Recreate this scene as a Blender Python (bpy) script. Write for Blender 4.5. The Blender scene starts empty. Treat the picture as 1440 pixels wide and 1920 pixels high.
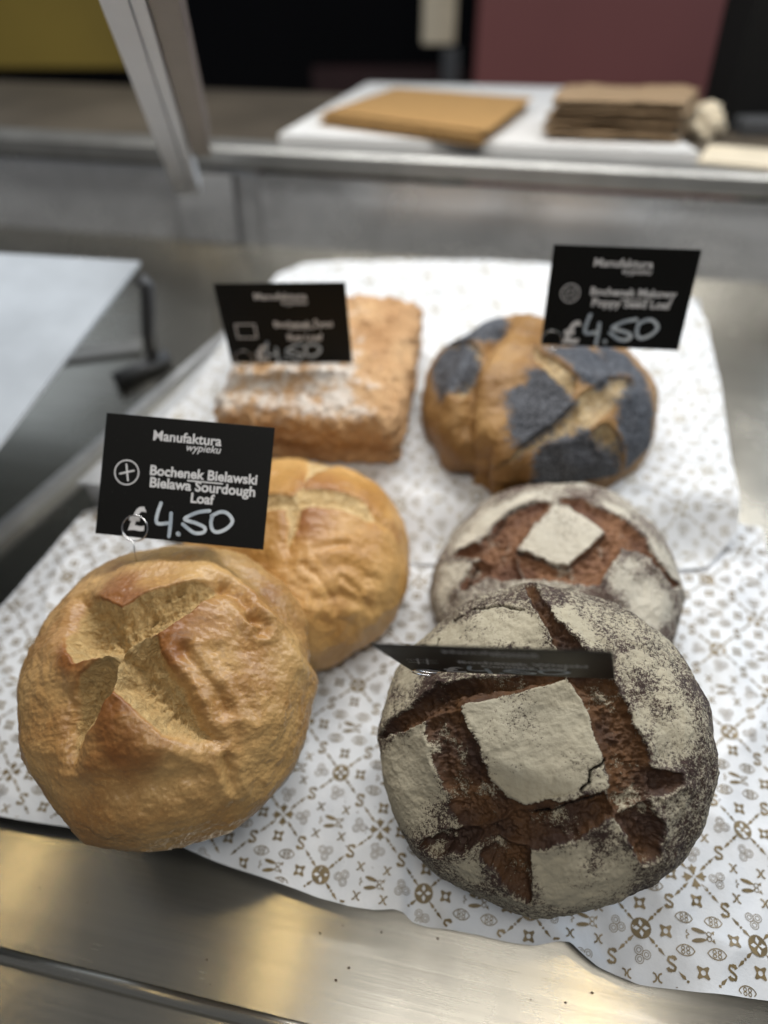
import bpy, math, random
import numpy as np
from mathutils import Vector, Matrix

# ------------------------------------------------------------------ camera, world, lamps, exposure
sc = bpy.context.scene
COL = sc.collection
PITCH = math.radians(38.5)
CAM = np.array([0.0, 0.0, 1.45])
F = 1400.0                                   # focal length in pixels of a 1440 x 1920 frame
cam = bpy.data.objects.new('camera', bpy.data.cameras.new('camera'))
COL.objects.link(cam); sc.camera = cam
cam.location = CAM; cam.rotation_euler = (math.pi/2 - PITCH, 0, 0)
cd = cam.data
cd.sensor_fit = 'VERTICAL'; cd.sensor_height = 36; cd.sensor_width = 27
cd.lens = 36*F/1920
cd.clip_start = 0.02; cd.clip_end = 50
cd.dof.use_dof = True; cd.dof.focus_distance = 0.406; cd.dof.aperture_fstop = 2.3
cd.dof.aperture_blades = 0

w = bpy.data.worlds.new('World'); sc.world = w; w.use_nodes = True
bg = w.node_tree.nodes['Background']
bg.inputs['Color'].default_value = (0.92, 0.95, 1.0, 1); bg.inputs['Strength'].default_value = 0.115

def lamp(name, loc, target, size, size_y, power, col, spread=180):
    L = bpy.data.lights.new(name, 'AREA'); L.shape = 'RECTANGLE'
    L.size = size; L.size_y = size_y; L.energy = power; L.color = col; L.spread = math.radians(spread)
    o = bpy.data.objects.new(name, L); COL.objects.link(o)
    o.location = loc
    o.rotation_euler = (Vector(target)-Vector(loc)).to_track_quat('-Z', 'Y').to_euler()
    return o
lamp('ceiling_panel_lamp', (0.05, -0.55, 2.75), (0.05, 0.40, 1.0), 0.9, 0.4, 9, (1.0, 0.96, 0.90))
lamp('case_strip_lamp', (0.10, 0.74, 2.00), (0.06, 0.60, 1.05), 1.2, 0.06, 11.0, (1.0, 0.985, 0.96))
lamp('cool_side_light', (2.0, 1.5, 2.3), (0.2, 0.5, 1.05), 1.4, 1.2, 20, (0.66, 0.82, 1.0))
lamp('cool_side_light', (-1.9, 2.0, 2.3), (-0.2, 0.6, 1.05), 1.6, 1.4, 4, (0.74, 0.86, 1.0))  # second cool light, added so the steel in the left bay reflects it
for sx, sy in ((-1.18, 0.37), (-0.42, 0.15), (0.37, 0.02)):
    lamp('ceiling_spot_lamp', (sx, sy, 2.7), (sx*0.3, 0.4, 1.0), 0.09, 0.09, 0.42, (1.0, 0.74, 0.34))

vs = sc.view_settings
vs.view_transform = 'Standard'; vs.look = 'None'; vs.exposure = 0.24; vs.gamma = 1.0; vs.use_curve_mapping = False
sc.cycles.use_denoising = True
sc.cycles.max_bounces = 6; sc.cycles.sample_clamp_indirect = 4.0
sc.cycles.caustics_reflective = False; sc.cycles.caustics_refractive = False

# ------------------------------------------------------------------ frames and helpers
YAW, TILT = math.radians(12), math.radians(12)
EX = np.array([math.cos(YAW), -math.sin(YAW), 0])
EY = np.array([math.sin(YAW)*math.cos(TILT), math.cos(YAW)*math.cos(TILT), math.sin(TILT)])
EN = np.cross(EX, EY)
CR = np.array([1.0, 0, 0]); CD = np.array([0, -math.sin(PITCH), -math.cos(PITCH)]); CF = np.array([0, math.cos(PITCH), -math.sin(PITCH)])
def ray(px, py): return (px-720)/F*CR + (py-960)/F*CD + CF
def at_depth(px, py, d): return CAM + ray(px, py)*d
DO = at_depth(1000, 1700, 0.45)              # origin of the sloping deck
def deck(px, py, h=0.0):                     # where a sight line meets the deck, lifted h along its normal
    r = ray(px, py); t = (h + np.dot(DO-CAM, EN))/np.dot(r, EN)
    p = CAM + r*t - DO
    return np.array([np.dot(p, EX), np.dot(p, EY)])
def deck_w(x, y, h): return DO + EX*x + EY*y + EN*h
def mat4(ax, ay, az, o):
    return Matrix(((ax[0], ay[0], az[0], o[0]), (ax[1], ay[1], az[1], o[1]), (ax[2], ay[2], az[2], o[2]), (0, 0, 0, 1)))
def hit_z(px, py, z):                          # where a sight line meets the level z
    r = ray(px, py); t = (z-CAM[2])/r[2]; return CAM+r*t
MD = mat4(EX, EY, EN, DO)
MCASE = mat4(EX, np.array([math.sin(YAW), math.cos(YAW), 0]), np.array([0, 0, 1.0]), DO)

def link(name, me, mats=(), parent=None, mw=None):
    o = bpy.data.objects.new(name, me); COL.objects.link(o)
    if me is not None:
        for m in mats: me.materials.append(m)
    if parent is not None: o.parent = parent
    elif mw is not None: o.matrix_world = mw
    return o
def thing(name, label, cat, mw, group=None):
    o = bpy.data.objects.new(name, None); COL.objects.link(o); o.matrix_world = mw
    o.empty_display_size = 0.02
    return tag(o, label, cat, group)
def tag(o, label, cat, group=None, kind=None):
    if label: o['label'] = label
    if cat: o['category'] = cat
    if group: o['group'] = group
    if kind: o['kind'] = kind
    return o

def grid_mesh(name, V, n, m, smooth=True):
    V = np.asarray(V, dtype=np.float32).reshape(-1, 3)
    i, j = np.meshgrid(np.arange(n-1), np.arange(m-1), indexing='ij')
    a = (i*m+j).ravel(); q = np.stack([a, a+m, a+m+1, a+1], 1).astype(np.int32)
    return raw_mesh(name, V, q, smooth)
def raw_mesh(name, V, q, smooth=True):
    me = bpy.data.meshes.new(name)
    k = q.shape[1]
    me.vertices.add(len(V)); me.vertices.foreach_set('co', V.astype(np.float32).ravel())
    me.loops.add(q.size); me.loops.foreach_set('vertex_index', q.ravel())
    me.polygons.add(len(q)); me.polygons.foreach_set('loop_start', np.arange(0, q.size, k, dtype=np.int32))
    me.polygons.foreach_set('loop_total', np.full(len(q), k, dtype=np.int32))
    me.polygons.foreach_set('use_smooth', np.full(len(q), smooth))
    me.update(calc_edges=True); me.validate()
    return me
def fattr(me, name, vals):
    a = me.attributes.new(name, 'FLOAT', 'POINT'); a.data.foreach_set('value', np.asarray(vals, dtype=np.float32).ravel())

class MB:
    """Collects boxes, tubes and polygons into one mesh."""
    def __init__(s): s.v = []; s.f = []; s.m = []; s.sm = []
    def add(s, V, Fs, mi=0, smooth=False):
        o = len(s.v); s.v += [tuple(map(float, p)) for p in V]
        for f in Fs: s.f.append([i+o for i in f]); s.m.append(mi); s.sm.append(smooth)
    def box(s, x0, x1, y0, y1, z0, z1, mi=0, b=0.0):
        if b <= 0:
            V = [(x0, y0, z0), (x1, y0, z0), (x1, y1, z0), (x0, y1, z0), (x0, y0, z1), (x1, y0, z1), (x1, y1, z1), (x0, y1, z1)]
            s.add(V, [(3, 2, 1, 0), (4, 5, 6, 7), (0, 1, 5, 4), (1, 2, 6, 5), (2, 3, 7, 6), (3, 0, 4, 7)], mi)
        else:
            V = []; 
            for z, e in ((z0, b), (z0+b, 0), (z1-b, 0), (z1, b)):
                V += [(x0+e, y0+e, z), (x1-e, y0+e, z), (x1-e, y1-e, z), (x0+e, y1-e, z)]
            Fs = [(3, 2, 1, 0), (12, 13, 14, 15)]
            for k in range(3):
                for j in range(4): Fs.append((k*4+j, k*4+(j+1) % 4, k*4+4+(j+1) % 4, k*4+4+j))
            s.add(V, Fs, mi)
    def tube(s, P, r, n=10, mi=0, cap=True):
        P = [Vector(p) for p in P]; rings = []; up = None
        for i, p in enumerate(P):
            t = (P[min(i+1, len(P)-1)]-P[max(i-1, 0)]).normalized()
            if up is None: up = t.orthogonal().normalized()
            up = (up-t*up.dot(t)).normalized(); b = t.cross(up)
            rings.append([p+(up*math.cos(a)+b*math.sin(a))*r for a in [2*math.pi*k/n for k in range(n)]])
        V = [v for R in rings for v in R]; Fs = []
        for i in range(len(P)-1):
            for k in range(n): Fs.append((i*n+k, i*n+(k+1) % n, (i+1)*n+(k+1) % n, (i+1)*n+k))
        if cap: Fs += [tuple(range(n-1, -1, -1)), tuple(range((len(P)-1)*n, len(P)*n))]
        s.add(V, Fs, mi, True)
    def build(s, name, mats, parent=None, mw=None):
        me = bpy.data.meshes.new(name); me.from_pydata(s.v, [], s.f)
        me.polygons.foreach_set('material_index', s.m); me.polygons.foreach_set('use_smooth', s.sm)
        uv = me.uv_layers.new(name='UVMap')
        for l in me.loops: uv.data[l.index].uv = me.vertices[l.vertex_index].co[:2]
        me.update()
        return link(name, me, mats if isinstance(mats, (list, tuple)) else [mats], parent, mw)

def smooth(a, b, x):
    t = np.clip((x-a)/(b-a), 0, 1); return t*t*(3-2*t)
# gradient noise on arrays of points
_rs = np.random.RandomState(7)
_perm = np.concatenate([_rs.permutation(256)]*3)
_grad = _rs.normal(size=(256, 3)); _grad /= np.linalg.norm(_grad, axis=1, keepdims=True)
def noise(P):
    I = np.floor(P).astype(int); Fr = P-I; I &= 255
    u = Fr*Fr*Fr*(Fr*(Fr*6-15)+10); out = 0
    for dx in (0, 1):
        for dy in (0, 1):
            for dz in (0, 1):
                h = _perm[_perm[_perm[I[:, 0]+dx]+I[:, 1]+dy]+I[:, 2]+dz]
                d = (_grad[h]*(Fr-[dx, dy, dz])).sum(1)
                wt = (u[:, 0] if dx else 1-u[:, 0])*(u[:, 1] if dy else 1-u[:, 1])*(u[:, 2] if dz else 1-u[:, 2])
                out = out+d*wt
    return out*1.6
def fbm(P, o=4, g=0.5, off=0.0):
    s = 0; a = 1; P = P+off
    for k in range(o): s = s+a*noise(P); P = P*2.03+11.7; a *= g
    return s
def sdist(P, poly):
    """signed distance to a polygon, negative inside; P (n,2)"""
    poly = np.asarray(poly); n = len(poly); d = np.full(len(P), 1e9); ins = np.zeros(len(P), bool)
    for i in range(n):
        a, b = poly[i], poly[(i+1) % n]; e = b-a
        t = np.clip(((P-a)@e)/(e@e+1e-12), 0, 1); q = P-a-t[:, None]*e
        d = np.minimum(d, (q*q).sum(1))
        c = ((a[1] > P[:, 1]) != (b[1] > P[:, 1])) & (P[:, 0] < (b[0]-a[0])*(P[:, 1]-a[1])/(b[1]-a[1]+1e-15)+a[0])
        ins ^= c
    d = np.sqrt(d); return np.where(ins, -d, d)
def sdmin(P, polys):
    d = np.full(len(P), 1e3)
    for p in polys: d = np.minimum(d, sdist(P, p))
    return d

# ------------------------------------------------------------------ node helpers and materials
class NT:
    def __init__(s, name):
        s.m = bpy.data.materials.new(name); s.m.use_nodes = True; s.t = s.m.node_tree; s.n = s.t.nodes; s.l = s.t.links
        s.b = s.n['Principled BSDF']
    def put(s, sock, v):
        if isinstance(v, bpy.types.NodeSocket): s.l.new(v, sock)
        elif isinstance(v, (tuple, list)): sock.default_value = tuple(v)+((1,) if len(v) == 3 and len(sock.default_value) == 4 else ())
        else: sock.default_value = v
    def node(s, typ, out=0, **kw):
        n = s.n.new(typ); ins = kw.pop('ins', {})
        for k, v in kw.items(): setattr(n, k, v)
        for k, v in ins.items(): s.put(n.inputs[k], v)
        return n.outputs[out]
    def coord(s, scale=(1, 1, 1), rot=(0, 0, 0)):
        c = s.node('ShaderNodeTexCoord', 'Object')
        return s.node('ShaderNodeMapping', 0, ins={'Vector': c, 'Scale': scale, 'Rotation': rot})
    def noise(s, scale, detail=4, rough=0.55, vec=None, dist=0.0):
        return s.node('ShaderNodeTexNoise', 'Fac', ins={'Vector': vec if vec is not None else s.coord(), 'Scale': scale, 'Detail': detail, 'Roughness': rough, 'Distortion': dist})
    def ramp(s, fac, a, b, c0=(0, 0, 0), c1=(1, 1, 1)):
        n = s.n.new('ShaderNodeValToRGB'); s.l.new(fac, n.inputs[0]); e = n.color_ramp.elements
        e[0].position = a; e[1].position = b; e[0].color = (*c0, 1); e[1].color = (*c1, 1); return n.outputs[0]
    def mix(s, f, a, b, mode='MIX'):
        n = s.n.new('ShaderNodeMix'); n.data_type = 'RGBA'; n.blend_type = mode
        s.put(n.inputs[0], f); s.put(n.inputs[6], a); s.put(n.inputs[7], b); return n.outputs[2]
    def math(s, op, a, b=0.0, c=0.0, clamp=False):
        n = s.n.new('ShaderNodeMath'); n.operation = op; n.use_clamp = clamp
        s.put(n.inputs[0], a); s.put(n.inputs[1], b); s.put(n.inputs[2], c); return n.outputs[0]
    def attr(s, name): return s.node('ShaderNodeAttribute', 'Fac', attribute_name=name)
    def sstep(s, x, a, b):
        return s.node('ShaderNodeMapRange', 0, interpolation_type='SMOOTHSTEP', ins={'Value': x, 'From Min': a, 'From Max': b})
    def bump(s, h, strength, dist, normal=None):
        n = s.n.new('ShaderNodeBump'); s.put(n.inputs['Height'], h); n.inputs['Strength'].default_value = strength; n.inputs['Distance'].default_value = dist
        if normal is not None: s.l.new(normal, n.inputs['Normal'])
        return n.outputs[0]
    def set(s, **kw):
        for k, v in kw.items(): s.put(s.b.inputs[k.replace('_', ' ')], v)
        return s.m

def plain(name, col, rough=0.5, metal=0.0, var=0.12, scale=12, spec=0.5):
    t = NT(name); n = t.noise(scale, 5)
    c = t.mix(t.sstep(n, 0.3, 0.7), tuple(x*(1-var) for x in col), tuple(min(1, x*(1+var)) for x in col))
    return t.set(Base_Color=c, Roughness=rough, Metallic=metal, Specular_IOR_Level=spec)

def steel(name, base=(0.56, 0.555, 0.53), rough=0.30, aniso=0.6, brush=1.0, metal=1.0):
    t = NT(name)
    fine = t.noise(1.0, 3, 0.6, t.coord((6, 1500, 1500)))
    mid = t.noise(1.0, 3, 0.6, t.coord((2.5, 260, 260)))
    blot = t.noise(9, 4, 0.6)
    scr = t.noise(1.0, 2, 0.5, t.coord((70, 900, 900), (0, 0, 0.5)))
    r = t.math('ADD', rough-0.05, t.math('MULTIPLY', fine, 0.07))
    r = t.math('ADD', r, t.math('MULTIPLY', t.sstep(blot, 0.42, 0.7), 0.06))
    c = t.mix(t.sstep(mid, 0.3, 0.7), tuple(x*0.93 for x in base), tuple(x*1.04 for x in base))
    c = t.mix(t.math('MULTIPLY', t.sstep(scr, 0.70, 0.78), 0.35), c, (0.75, 0.74, 0.7))
    tg = t.node('ShaderNodeTangent', 0, direction_type='UV_MAP', uv_map='UVMap')
    nb = t.bump(fine, 0.05*brush, 0.0004); nb = t.bump(mid, 0.05*brush, 0.0006, nb)
    c = t.mix(t.sstep(t.noise(7, 4, 0.6, None, 0.8), 0.35, 0.7), c, tuple(x*0.72 for x in base)) if metal < 1 else c  # mottled reflections put into the colour of the part-metal steels
    return t.set(Base_Color=c, Metallic=metal, Roughness=r, Anisotropic=aniso, Anisotropic_Rotation=0.25, Tangent=tg, Normal=nb)

M = {}
M['steel'] = steel('brushed_steel', (0.54, 0.515, 0.45), 0.25, 0.8)
M['steel_back'] = steel('satin_steel', (0.60, 0.615, 0.63), 0.36, 0.3, metal=0.5)
M['steel_ledge'] = steel('dull_steel', (0.30, 0.30, 0.29), 0.42, 0.3, metal=0.7)
M['panel'] = steel('polished_panel_steel', (0.72, 0.73, 0.74), 0.26, 0.5, metal=0.62)
M['alu'] = plain('anodised_aluminium', (0.68, 0.69, 0.71), 0.4, 0.1, 0.05)
M['alu_dark'] = plain('dark_post_side', (0.17, 0.145, 0.13), 0.45, 0.6, 0.1)
M['black_gap'] = plain('black_rubber', (0.006, 0.006, 0.006), 0.7, 0, 0.1, 12, 0.15)
M['dark_metal'] = plain('dark_metal', (0.075, 0.078, 0.083), 0.5, 0.3)
M['shelf'] = plain('pale_shelf', (0.52, 0.555, 0.59), 0.3, 0.35, 0.12, 9)
M['maroon'] = plain('maroon_panel', (0.195, 0.064, 0.060), 0.5, 0, 0.08, 2)
M['blackwall'] = plain('black_backdrop', (0.004, 0.004, 0.005), 0.8, 0, 0.1, 2, 0.1)
M['yellow'] = plain('ochre_panel', (0.27, 0.19, 0.03), 0.6, 0, 0.15, 2)
M['tan'] = plain('tan_counter', (0.085, 0.070, 0.052), 0.45, 0.0, 0.25, 5)
M['cream'] = plain('cream_card', (0.66, 0.58, 0.44), 0.6, 0, 0.08, 20)
M['white'] = plain('white_board', (0.70, 0.70, 0.69), 0.4, 0, 0.04, 8)
def kraft(name, c):
    t = NT(name); a = t.noise(1.0, 5, 0.6, t.coord((60, 600, 60))); b = t.noise(18, 5)
    col = t.mix(t.sstep(a, 0.3, 0.7), tuple(x*0.86 for x in c), tuple(x*1.1 for x in c))
    return t.set(Base_Color=col, Roughness=0.75, Normal=t.bump(b, 0.4, 0.002))
M['kraft'] = kraft('kraft_paper', (0.33, 0.19, 0.065))
M['kraft_pale'] = kraft('pale_bag_paper', (0.36, 0.26, 0.16))
M['kraft_grey'] = kraft('brown_bag_paper', (0.25, 0.17, 0.095))

def card_mat():
    t = NT('black_card'); sp = t.noise(900, 2, 0.5); big = t.noise(25, 4)
    c = t.mix(t.sstep(sp, 0.70, 0.76), (0.006, 0.006, 0.0055), (0.05, 0.05, 0.045))
    r = t.math('ADD', 0.42, t.math('MULTIPLY', big, 0.16))
    return t.set(Base_Color=c, Roughness=r, Specular_IOR_Level=0.16)
M['card'] = card_mat()
M['print'] = plain('grey_print', (0.66, 0.66, 0.67), 0.55, 0, 0.06, 200)
def chalk_mat():
    t = NT('chalk_marker'); n = t.noise(260, 4); b = t.noise(90, 3)
    c = t.mix(t.sstep(b, 0.35, 0.65), (0.36, 0.43, 0.50), (0.60, 0.66, 0.71))
    return t.set(Base_Color=c, Roughness=0.7, Normal=t.bump(n, 0.3, 0.0002))
M['chalk'] = chalk_mat()
M['wire'] = plain('steel_wire', (0.65, 0.65, 0.66), 0.2, 1.0, 0.05)
def paper_mat():
    t = NT('bakery_paper'); n = t.noise(45, 6, 0.65); fine = t.noise(700, 3)
    c = t.mix(t.sstep(n, 0.3, 0.75), (0.66, 0.685, 0.715), (0.73, 0.75, 0.775))
    nb = t.bump(n, 0.35, 0.0025); nb = t.bump(fine, 0.12, 0.0003, nb)
    return t.set(Base_Color=c, Roughness=0.5, Normal=nb, Subsurface_Weight=0.0)
M['paper'] = paper_mat()
M['gold'] = plain('gold_ink', (0.185, 0.135, 0.062), 0.45, 0.1, 0.25, 150)
M['gold_light'] = plain('pale_gold_ink', (0.21, 0.165, 0.105), 0.5, 0.05, 0.2, 150)
M['gold_overexposed'] = plain('overexposed_gold_ink', (0.44, 0.41, 0.34), 0.5, 0.0, 0.2, 150)  # gold ink paled: overexposure at the back put into its colour
M['crumb'] = plain('crust_crumb', (0.10, 0.05, 0.025), 0.8, 0, 0.4, 400)

# ------------------------------------------------------------------ bread
def profile(kind, h, p):
    def z_of(rho): return h*(np.clip(1-np.abs(rho)**p, 0, 1))**(1/p)
    return z_of
class Loaf:
    """Frame of a round loaf: centre of its widest section, axis towards the top of its crust."""
    def __init__(s, px, py, depth, axis, R, h, hb, p=2.3, roll=0.0, squash=(1, 1)):
        s.c = at_depth(px, py, depth)
        a = axis[0]*CR+axis[1]*CD+axis[2]*CF; s.az = a/np.linalg.norm(a)
        x = CR-s.az*np.dot(CR, s.az); x /= np.linalg.norm(x); y = np.cross(s.az, x)
        cr, sr = math.cos(roll), math.sin(roll)
        s.ax, s.ay = x*cr+y*sr, -x*sr+y*cr
        s.R, s.h, s.hb, s.p, s.sq = R, h, hb, p, squash
        s.mw = mat4(s.ax, s.ay, s.az, s.c)
    def local(s, pts):
        """sight lines -> (u, v) on the dome, in radii"""
        out = []
        for px, py in pts:
            r = ray(px, py); o = CAM-s.c
            O = np.array([o@s.ax/s.R/s.sq[0], o@s.ay/s.R/s.sq[1], o@s.az]); D = np.array([r@s.ax/s.R/s.sq[0], r@s.ay/s.R/s.sq[1], r@s.az])
            ts = np.linspace(0.25, 0.9, 4000); P = O[None]+ts[:, None]*D[None]
            rho = np.hypot(P[:, 0], P[:, 1]); z = s.h*np.clip(1-rho**s.p, 0, 1)**(1/s.p)
            hit = np.where((rho < 1) & (P[:, 2] < z))[0]
            i = hit[0] if len(hit) else np.argmin(np.abs(P[:, 2]))
            q = P[i, :2]; 
            if not len(hit): 
                i = np.argmin(rho+np.abs(P[:, 2])*8); q = P[i, :2]; n = np.linalg.norm(q); q = q/max(n, 1e-6)*max(1.0, min(n, 1.15))
            out.append(q)
        return np.array(out)
    def grid(s, N):
        g = np.linspace(-1, 1, N); X, Y = np.meshgrid(g, g, indexing='ij'); X = X.ravel(); Y = Y.ravel()
        big = np.abs(X) > np.abs(Y)
        with np.errstate(divide='ignore', invalid='ignore'):
            r = np.where(big, X, Y); th = np.where(big, math.pi/4*np.nan_to_num(Y/X), math.pi/2-math.pi/4*np.nan_to_num(X/Y))
        dx, dy = r*np.cos(th), r*np.sin(th); rho = np.hypot(dx, dy); ang = np.arctan2(dy, dx)
        s.rho = rho
        phi = np.where(rho < 0.80, rho/0.80*(math.pi/2), math.pi/2)
        low = np.clip((rho-0.80)/0.20, 0, 1)
        rr = np.sin(phi); rr_top = np.where(rr > 1e-9, rr, 0)
        z = s.h*np.clip(1-rr_top**s.p, 0, 1)**(1/s.p)
        a = np.clip(low/0.55, 0, 1)*(math.pi/2); wdt = 0.20
        rl = 1-wdt*(1-np.cos(a)); rl = np.where(low > 0.55, (1-wdt)*(1-(low-0.55)/0.45), rl)
        zl = -s.hb*np.sin(a)
        rr = np.where(low > 0, rl, rr_top); z = np.where(low > 0, zl, z)
        ux, uy = rr*np.cos(ang), rr*np.sin(ang)
        s.uv = np.stack([ux, uy], 1); s.low = low; s.ang = ang; s.rr = rr
        s.P0 = np.stack([ux*s.R*s.sq[0], uy*s.R*s.sq[1], z], 1)
        s.N = N; s.nrm = s.normals(s.P0)
        return s
    def normals(s, P):
        G = P.reshape(s.N, s.N, 3); du = np.gradient(G, axis=0); dv = np.gradient(G, axis=1)
        n = np.cross(du, dv).reshape(-1, 3); n /= np.linalg.norm(n, axis=1, keepdims=True)+1e-12
        return n
    def mesh(s, name, P, attrs):
        me = grid_mesh(name, P, s.N, s.N)
        for k, v in attrs.items(): fattr(me, k, v)
        return me

def crust_mat(name, crust, crust2, dark, crumb, crumb2, gloss=0.27):
    """golden loaf: glossy wrinkled crust, matt torn crumb where attribute 'cut' is 1, browner where 'dark' is 1"""
    t = NT(name)
    cut, dk, fl = t.attr('cut'), t.attr('dark'), t.attr('flour')
    n1 = t.noise(22, 6, 0.62); n2 = t.noise(90, 5, 0.65); n3 = t.noise(420, 4, 0.6); n4 = t.noise(1500, 2, 0.5)
    c = t.mix(t.sstep(n1, 0.32, 0.68), crust, crust2)
    c = t.mix(t.math('MULTIPLY', t.sstep(n2, 0.45, 0.75), 0.35), c, tuple(x*0.72 for x in crust))
    c = t.mix(t.math('MULTIPLY', t.sstep(n3, 0.5, 0.72), 0.35), c, tuple(min(1, x*1.35) for x in crust2))
    dk2 = t.math('ADD', dk, t.math('MULTIPLY', t.math('SUBTRACT', n2, 0.5), 0.5))
    c = t.mix(t.sstep(dk2, 0.12, 1.0), c, dark)
    streak = t.noise(130, 5, 0.7, None, 1.5)
    cc = t.mix(t.sstep(streak, 0.35, 0.65), crumb2, crumb)
    cc = t.mix(t.math('MULTIPLY', t.sstep(n3, 0.52, 0.7), 0.5), cc, tuple(min(1, x*1.25) for x in crumb))
    cf = t.sstep(t.math('ADD', cut, t.math('MULTIPLY', t.math('SUBTRACT', n2, 0.5), 0.35)), 0.35, 0.65)
    col = t.mix(cf, c, cc)
    ff = t.sstep(t.math('ADD', fl, t.math('MULTIPLY', t.math('SUBTRACT', n3, 0.5), 1.2)), 0.45, 0.75)
    col = t.mix(ff, col, (0.70, 0.66, 0.58))
    r = t.math('ADD', gloss, t.math('MULTIPLY', n2, 0.22))
    r = t.mix(cf, r, (0.85, 0.85, 0.85)); r = t.mix(ff, r, (0.9, 0.9, 0.9))
    wr = t.noise(60, 6, 0.6, t.coord((1, 1.8, 1), (0, 0, 0.7)), 0.8)
    nb = t.bump(wr, 0.13, 0.0024); nb = t.bump(n3, 0.30, 0.0006, nb); nb = t.bump(n4, 0.25, 0.0003, nb)
    nc = t.bump(streak, 0.9, 0.004, nb)
    mixn = t.n.new('ShaderNodeMix'); mixn.data_type = 'VECTOR'; t.l.new(cf, mixn.inputs[0]); t.l.new(nb, mixn.inputs[4]); t.l.new(nc, mixn.inputs[5])
    return t.set(Base_Color=col, Roughness=r, Normal=mixn.outputs[1], Specular_IOR_Level=0.5, Coat_Weight=0.0)

def flour_mat(name, crust, cutc, cutc2, flour, speck=1.0):
    """dark country crust: floured where 'flour' is 1, bare and torn where 'cut' is 1"""
    t = NT(name)
    cut, fl, ck = t.attr('cut'), t.attr('flour'), t.attr('crack')
    n1 = t.noise(30, 5, 0.6); n2 = t.noise(150, 5, 0.7); n3 = t.noise(520*speck, 4, 0.72); n4 = t.noise(1500*speck, 3, 0.6)
    c = t.mix(t.sstep(n2, 0.3, 0.7), tuple(x*0.6 for x in crust), tuple(x*1.3 for x in crust))
    cc = t.mix(t.sstep(n1, 0.35, 0.65), cutc, cutc2)
    cc = t.mix(t.math('MULTIPLY', t.sstep(n3, 0.5, 0.7), 0.55), cc, tuple(x*0.35 for x in cutc))
    col = t.mix(t.sstep(cut, 0.3, 0.7), c, cc)
    m = t.math('ADD', t.math('MULTIPLY', n3, 0.66), t.math('MULTIPLY', n4, 0.46)); m = t.math('ADD', m, t.math('MULTIPLY', n2, 0.16))
    thr = t.math('ADD', m, t.math('MULTIPLY', t.math('SUBTRACT', fl, 0.5), 0.66))
    ff = t.sstep(thr, 0.60, 0.735)
    fc = t.mix(t.sstep(n1, 0.3, 0.7), tuple(x*0.86 for x in flour), flour)
    fc = t.mix(t.math('MULTIPLY', t.sstep(n2, 0.5, 0.75), 0.35), fc, tuple(x*0.7 for x in flour))
    col = t.mix(ff, col, fc)
    col = t.mix(ck, col, (0.012, 0.008, 0.006))
    r = t.mix(ff, (0.62, 0.62, 0.62), (0.93, 0.93, 0.93))
    nb = t.bump(n2, 0.22, 0.0014); nb = t.bump(n3, 0.6, 0.0009, nb); nb = t.bump(ff, 0.25, 0.0004, nb)
    return t.set(Base_Color=col, Roughness=r, Normal=nb, Specular_IOR_Level=0.3)

def crack_field(P, lines, width):
    d = np.full(len(P), 1e3)
    for L in lines:
        for a, b in zip(L[:-1], L[1:]):
            e = b-a; t = np.clip(((P-a)@e)/(e@e+1e-12), 0, 1); q = P-a-t[:, None]*e
            d = np.minimum(d, np.sqrt((q*q).sum(1)))
    return 1-smooth(width*0.5, width*1.4, d)

def country_loaf(name, label, L, N, pads, cuts, plate, cracks, depth, seed, mat):
    L.grid(N); uv = L.uv; S = np.array([1, 1])
    pw = np.c_[uv*9, np.full(len(uv), seed)]
    wob = np.stack([fbm(pw, 4, 0.6), fbm(pw, 4, 0.6, 31.0)], 1)*0.020
    q = uv+wob
    top = L.low <= 0
    dc = sdmin(q, [L.local(p) for p in cuts]); dp = sdmin(q, [L.local(p) for p in pads]); dpl = sdist(uv+wob*0.45, L.local(plate))
    dpad = np.minimum(dp, dpl)
    dc = dc-0.003; cut = np.where(top, 1-smooth(-0.012, 0.010, dc), 0)*smooth(-0.005, 0.006, dpl)
    flour = 1-smooth(-0.09, 0.17, dpad)
    P3 = L.P0*1.0
    rim = smooth(0.80, 1.0, L.rr)
    patch = fbm(P3*28+seed, 4)
    base_f = 0.54+0.16*patch-0.0*rim
    fl = np.maximum(flour*(0.76-0.12*rim+0.34*patch), base_f)
    fl = np.where(cut > 0.5, np.clip(0.21+0.46*fbm(P3*np.array([60, 60, 60])+seed+9, 3), 0, 0.66), fl)
    fl = np.where(dpl < 0, np.clip(0.78+0.22*patch, 0.64, 1.1)*(1-smooth(-0.03, 0.0, dpl)*0.15), fl)
    fl = np.where(L.low > 0.3, fl*0.7, fl)
    # shape
    low = fbm(P3*14+seed, 3)*0.0035+fbm(P3*45+seed, 3)*0.0012
    ck = crack_field(uv+wob*0.6, [L.local(c) for c in cracks], 0.006)*(top)
    h = low.copy()
    inside = smooth(0.012, -0.045, dc)
    tear = fbm(np.c_[uv*26, np.full(len(uv), seed+3)], 4, 0.6)
    h -= np.where(top, inside*depth*(0.8+0.3*tear), 0)*(0.30*smooth(-0.004, 0.006, dpl)+0.70*smooth(0.0, 0.075, dpl))
    h += np.where(top & (dpl > 0), np.exp(-np.clip(dc, 0, 9)/0.06)*0.0028*(dc > 0), 0)
    h += np.where(top, smooth(0.006, -0.012, dpl)*0.0012, 0)
    h -= ck*0.0045
    h += fbm(P3*220+seed, 3, 0.6)*0.00045
    P = L.P0+L.nrm*h[:, None]
    me = L.mesh(name, P, dict(cut=cut, flour=np.clip(fl, 0, 1.2), crack=ck))
    return tag(link(name, me, [mat], None, L.mw), label, 'bread', 'dark floured country loaves')

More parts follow.
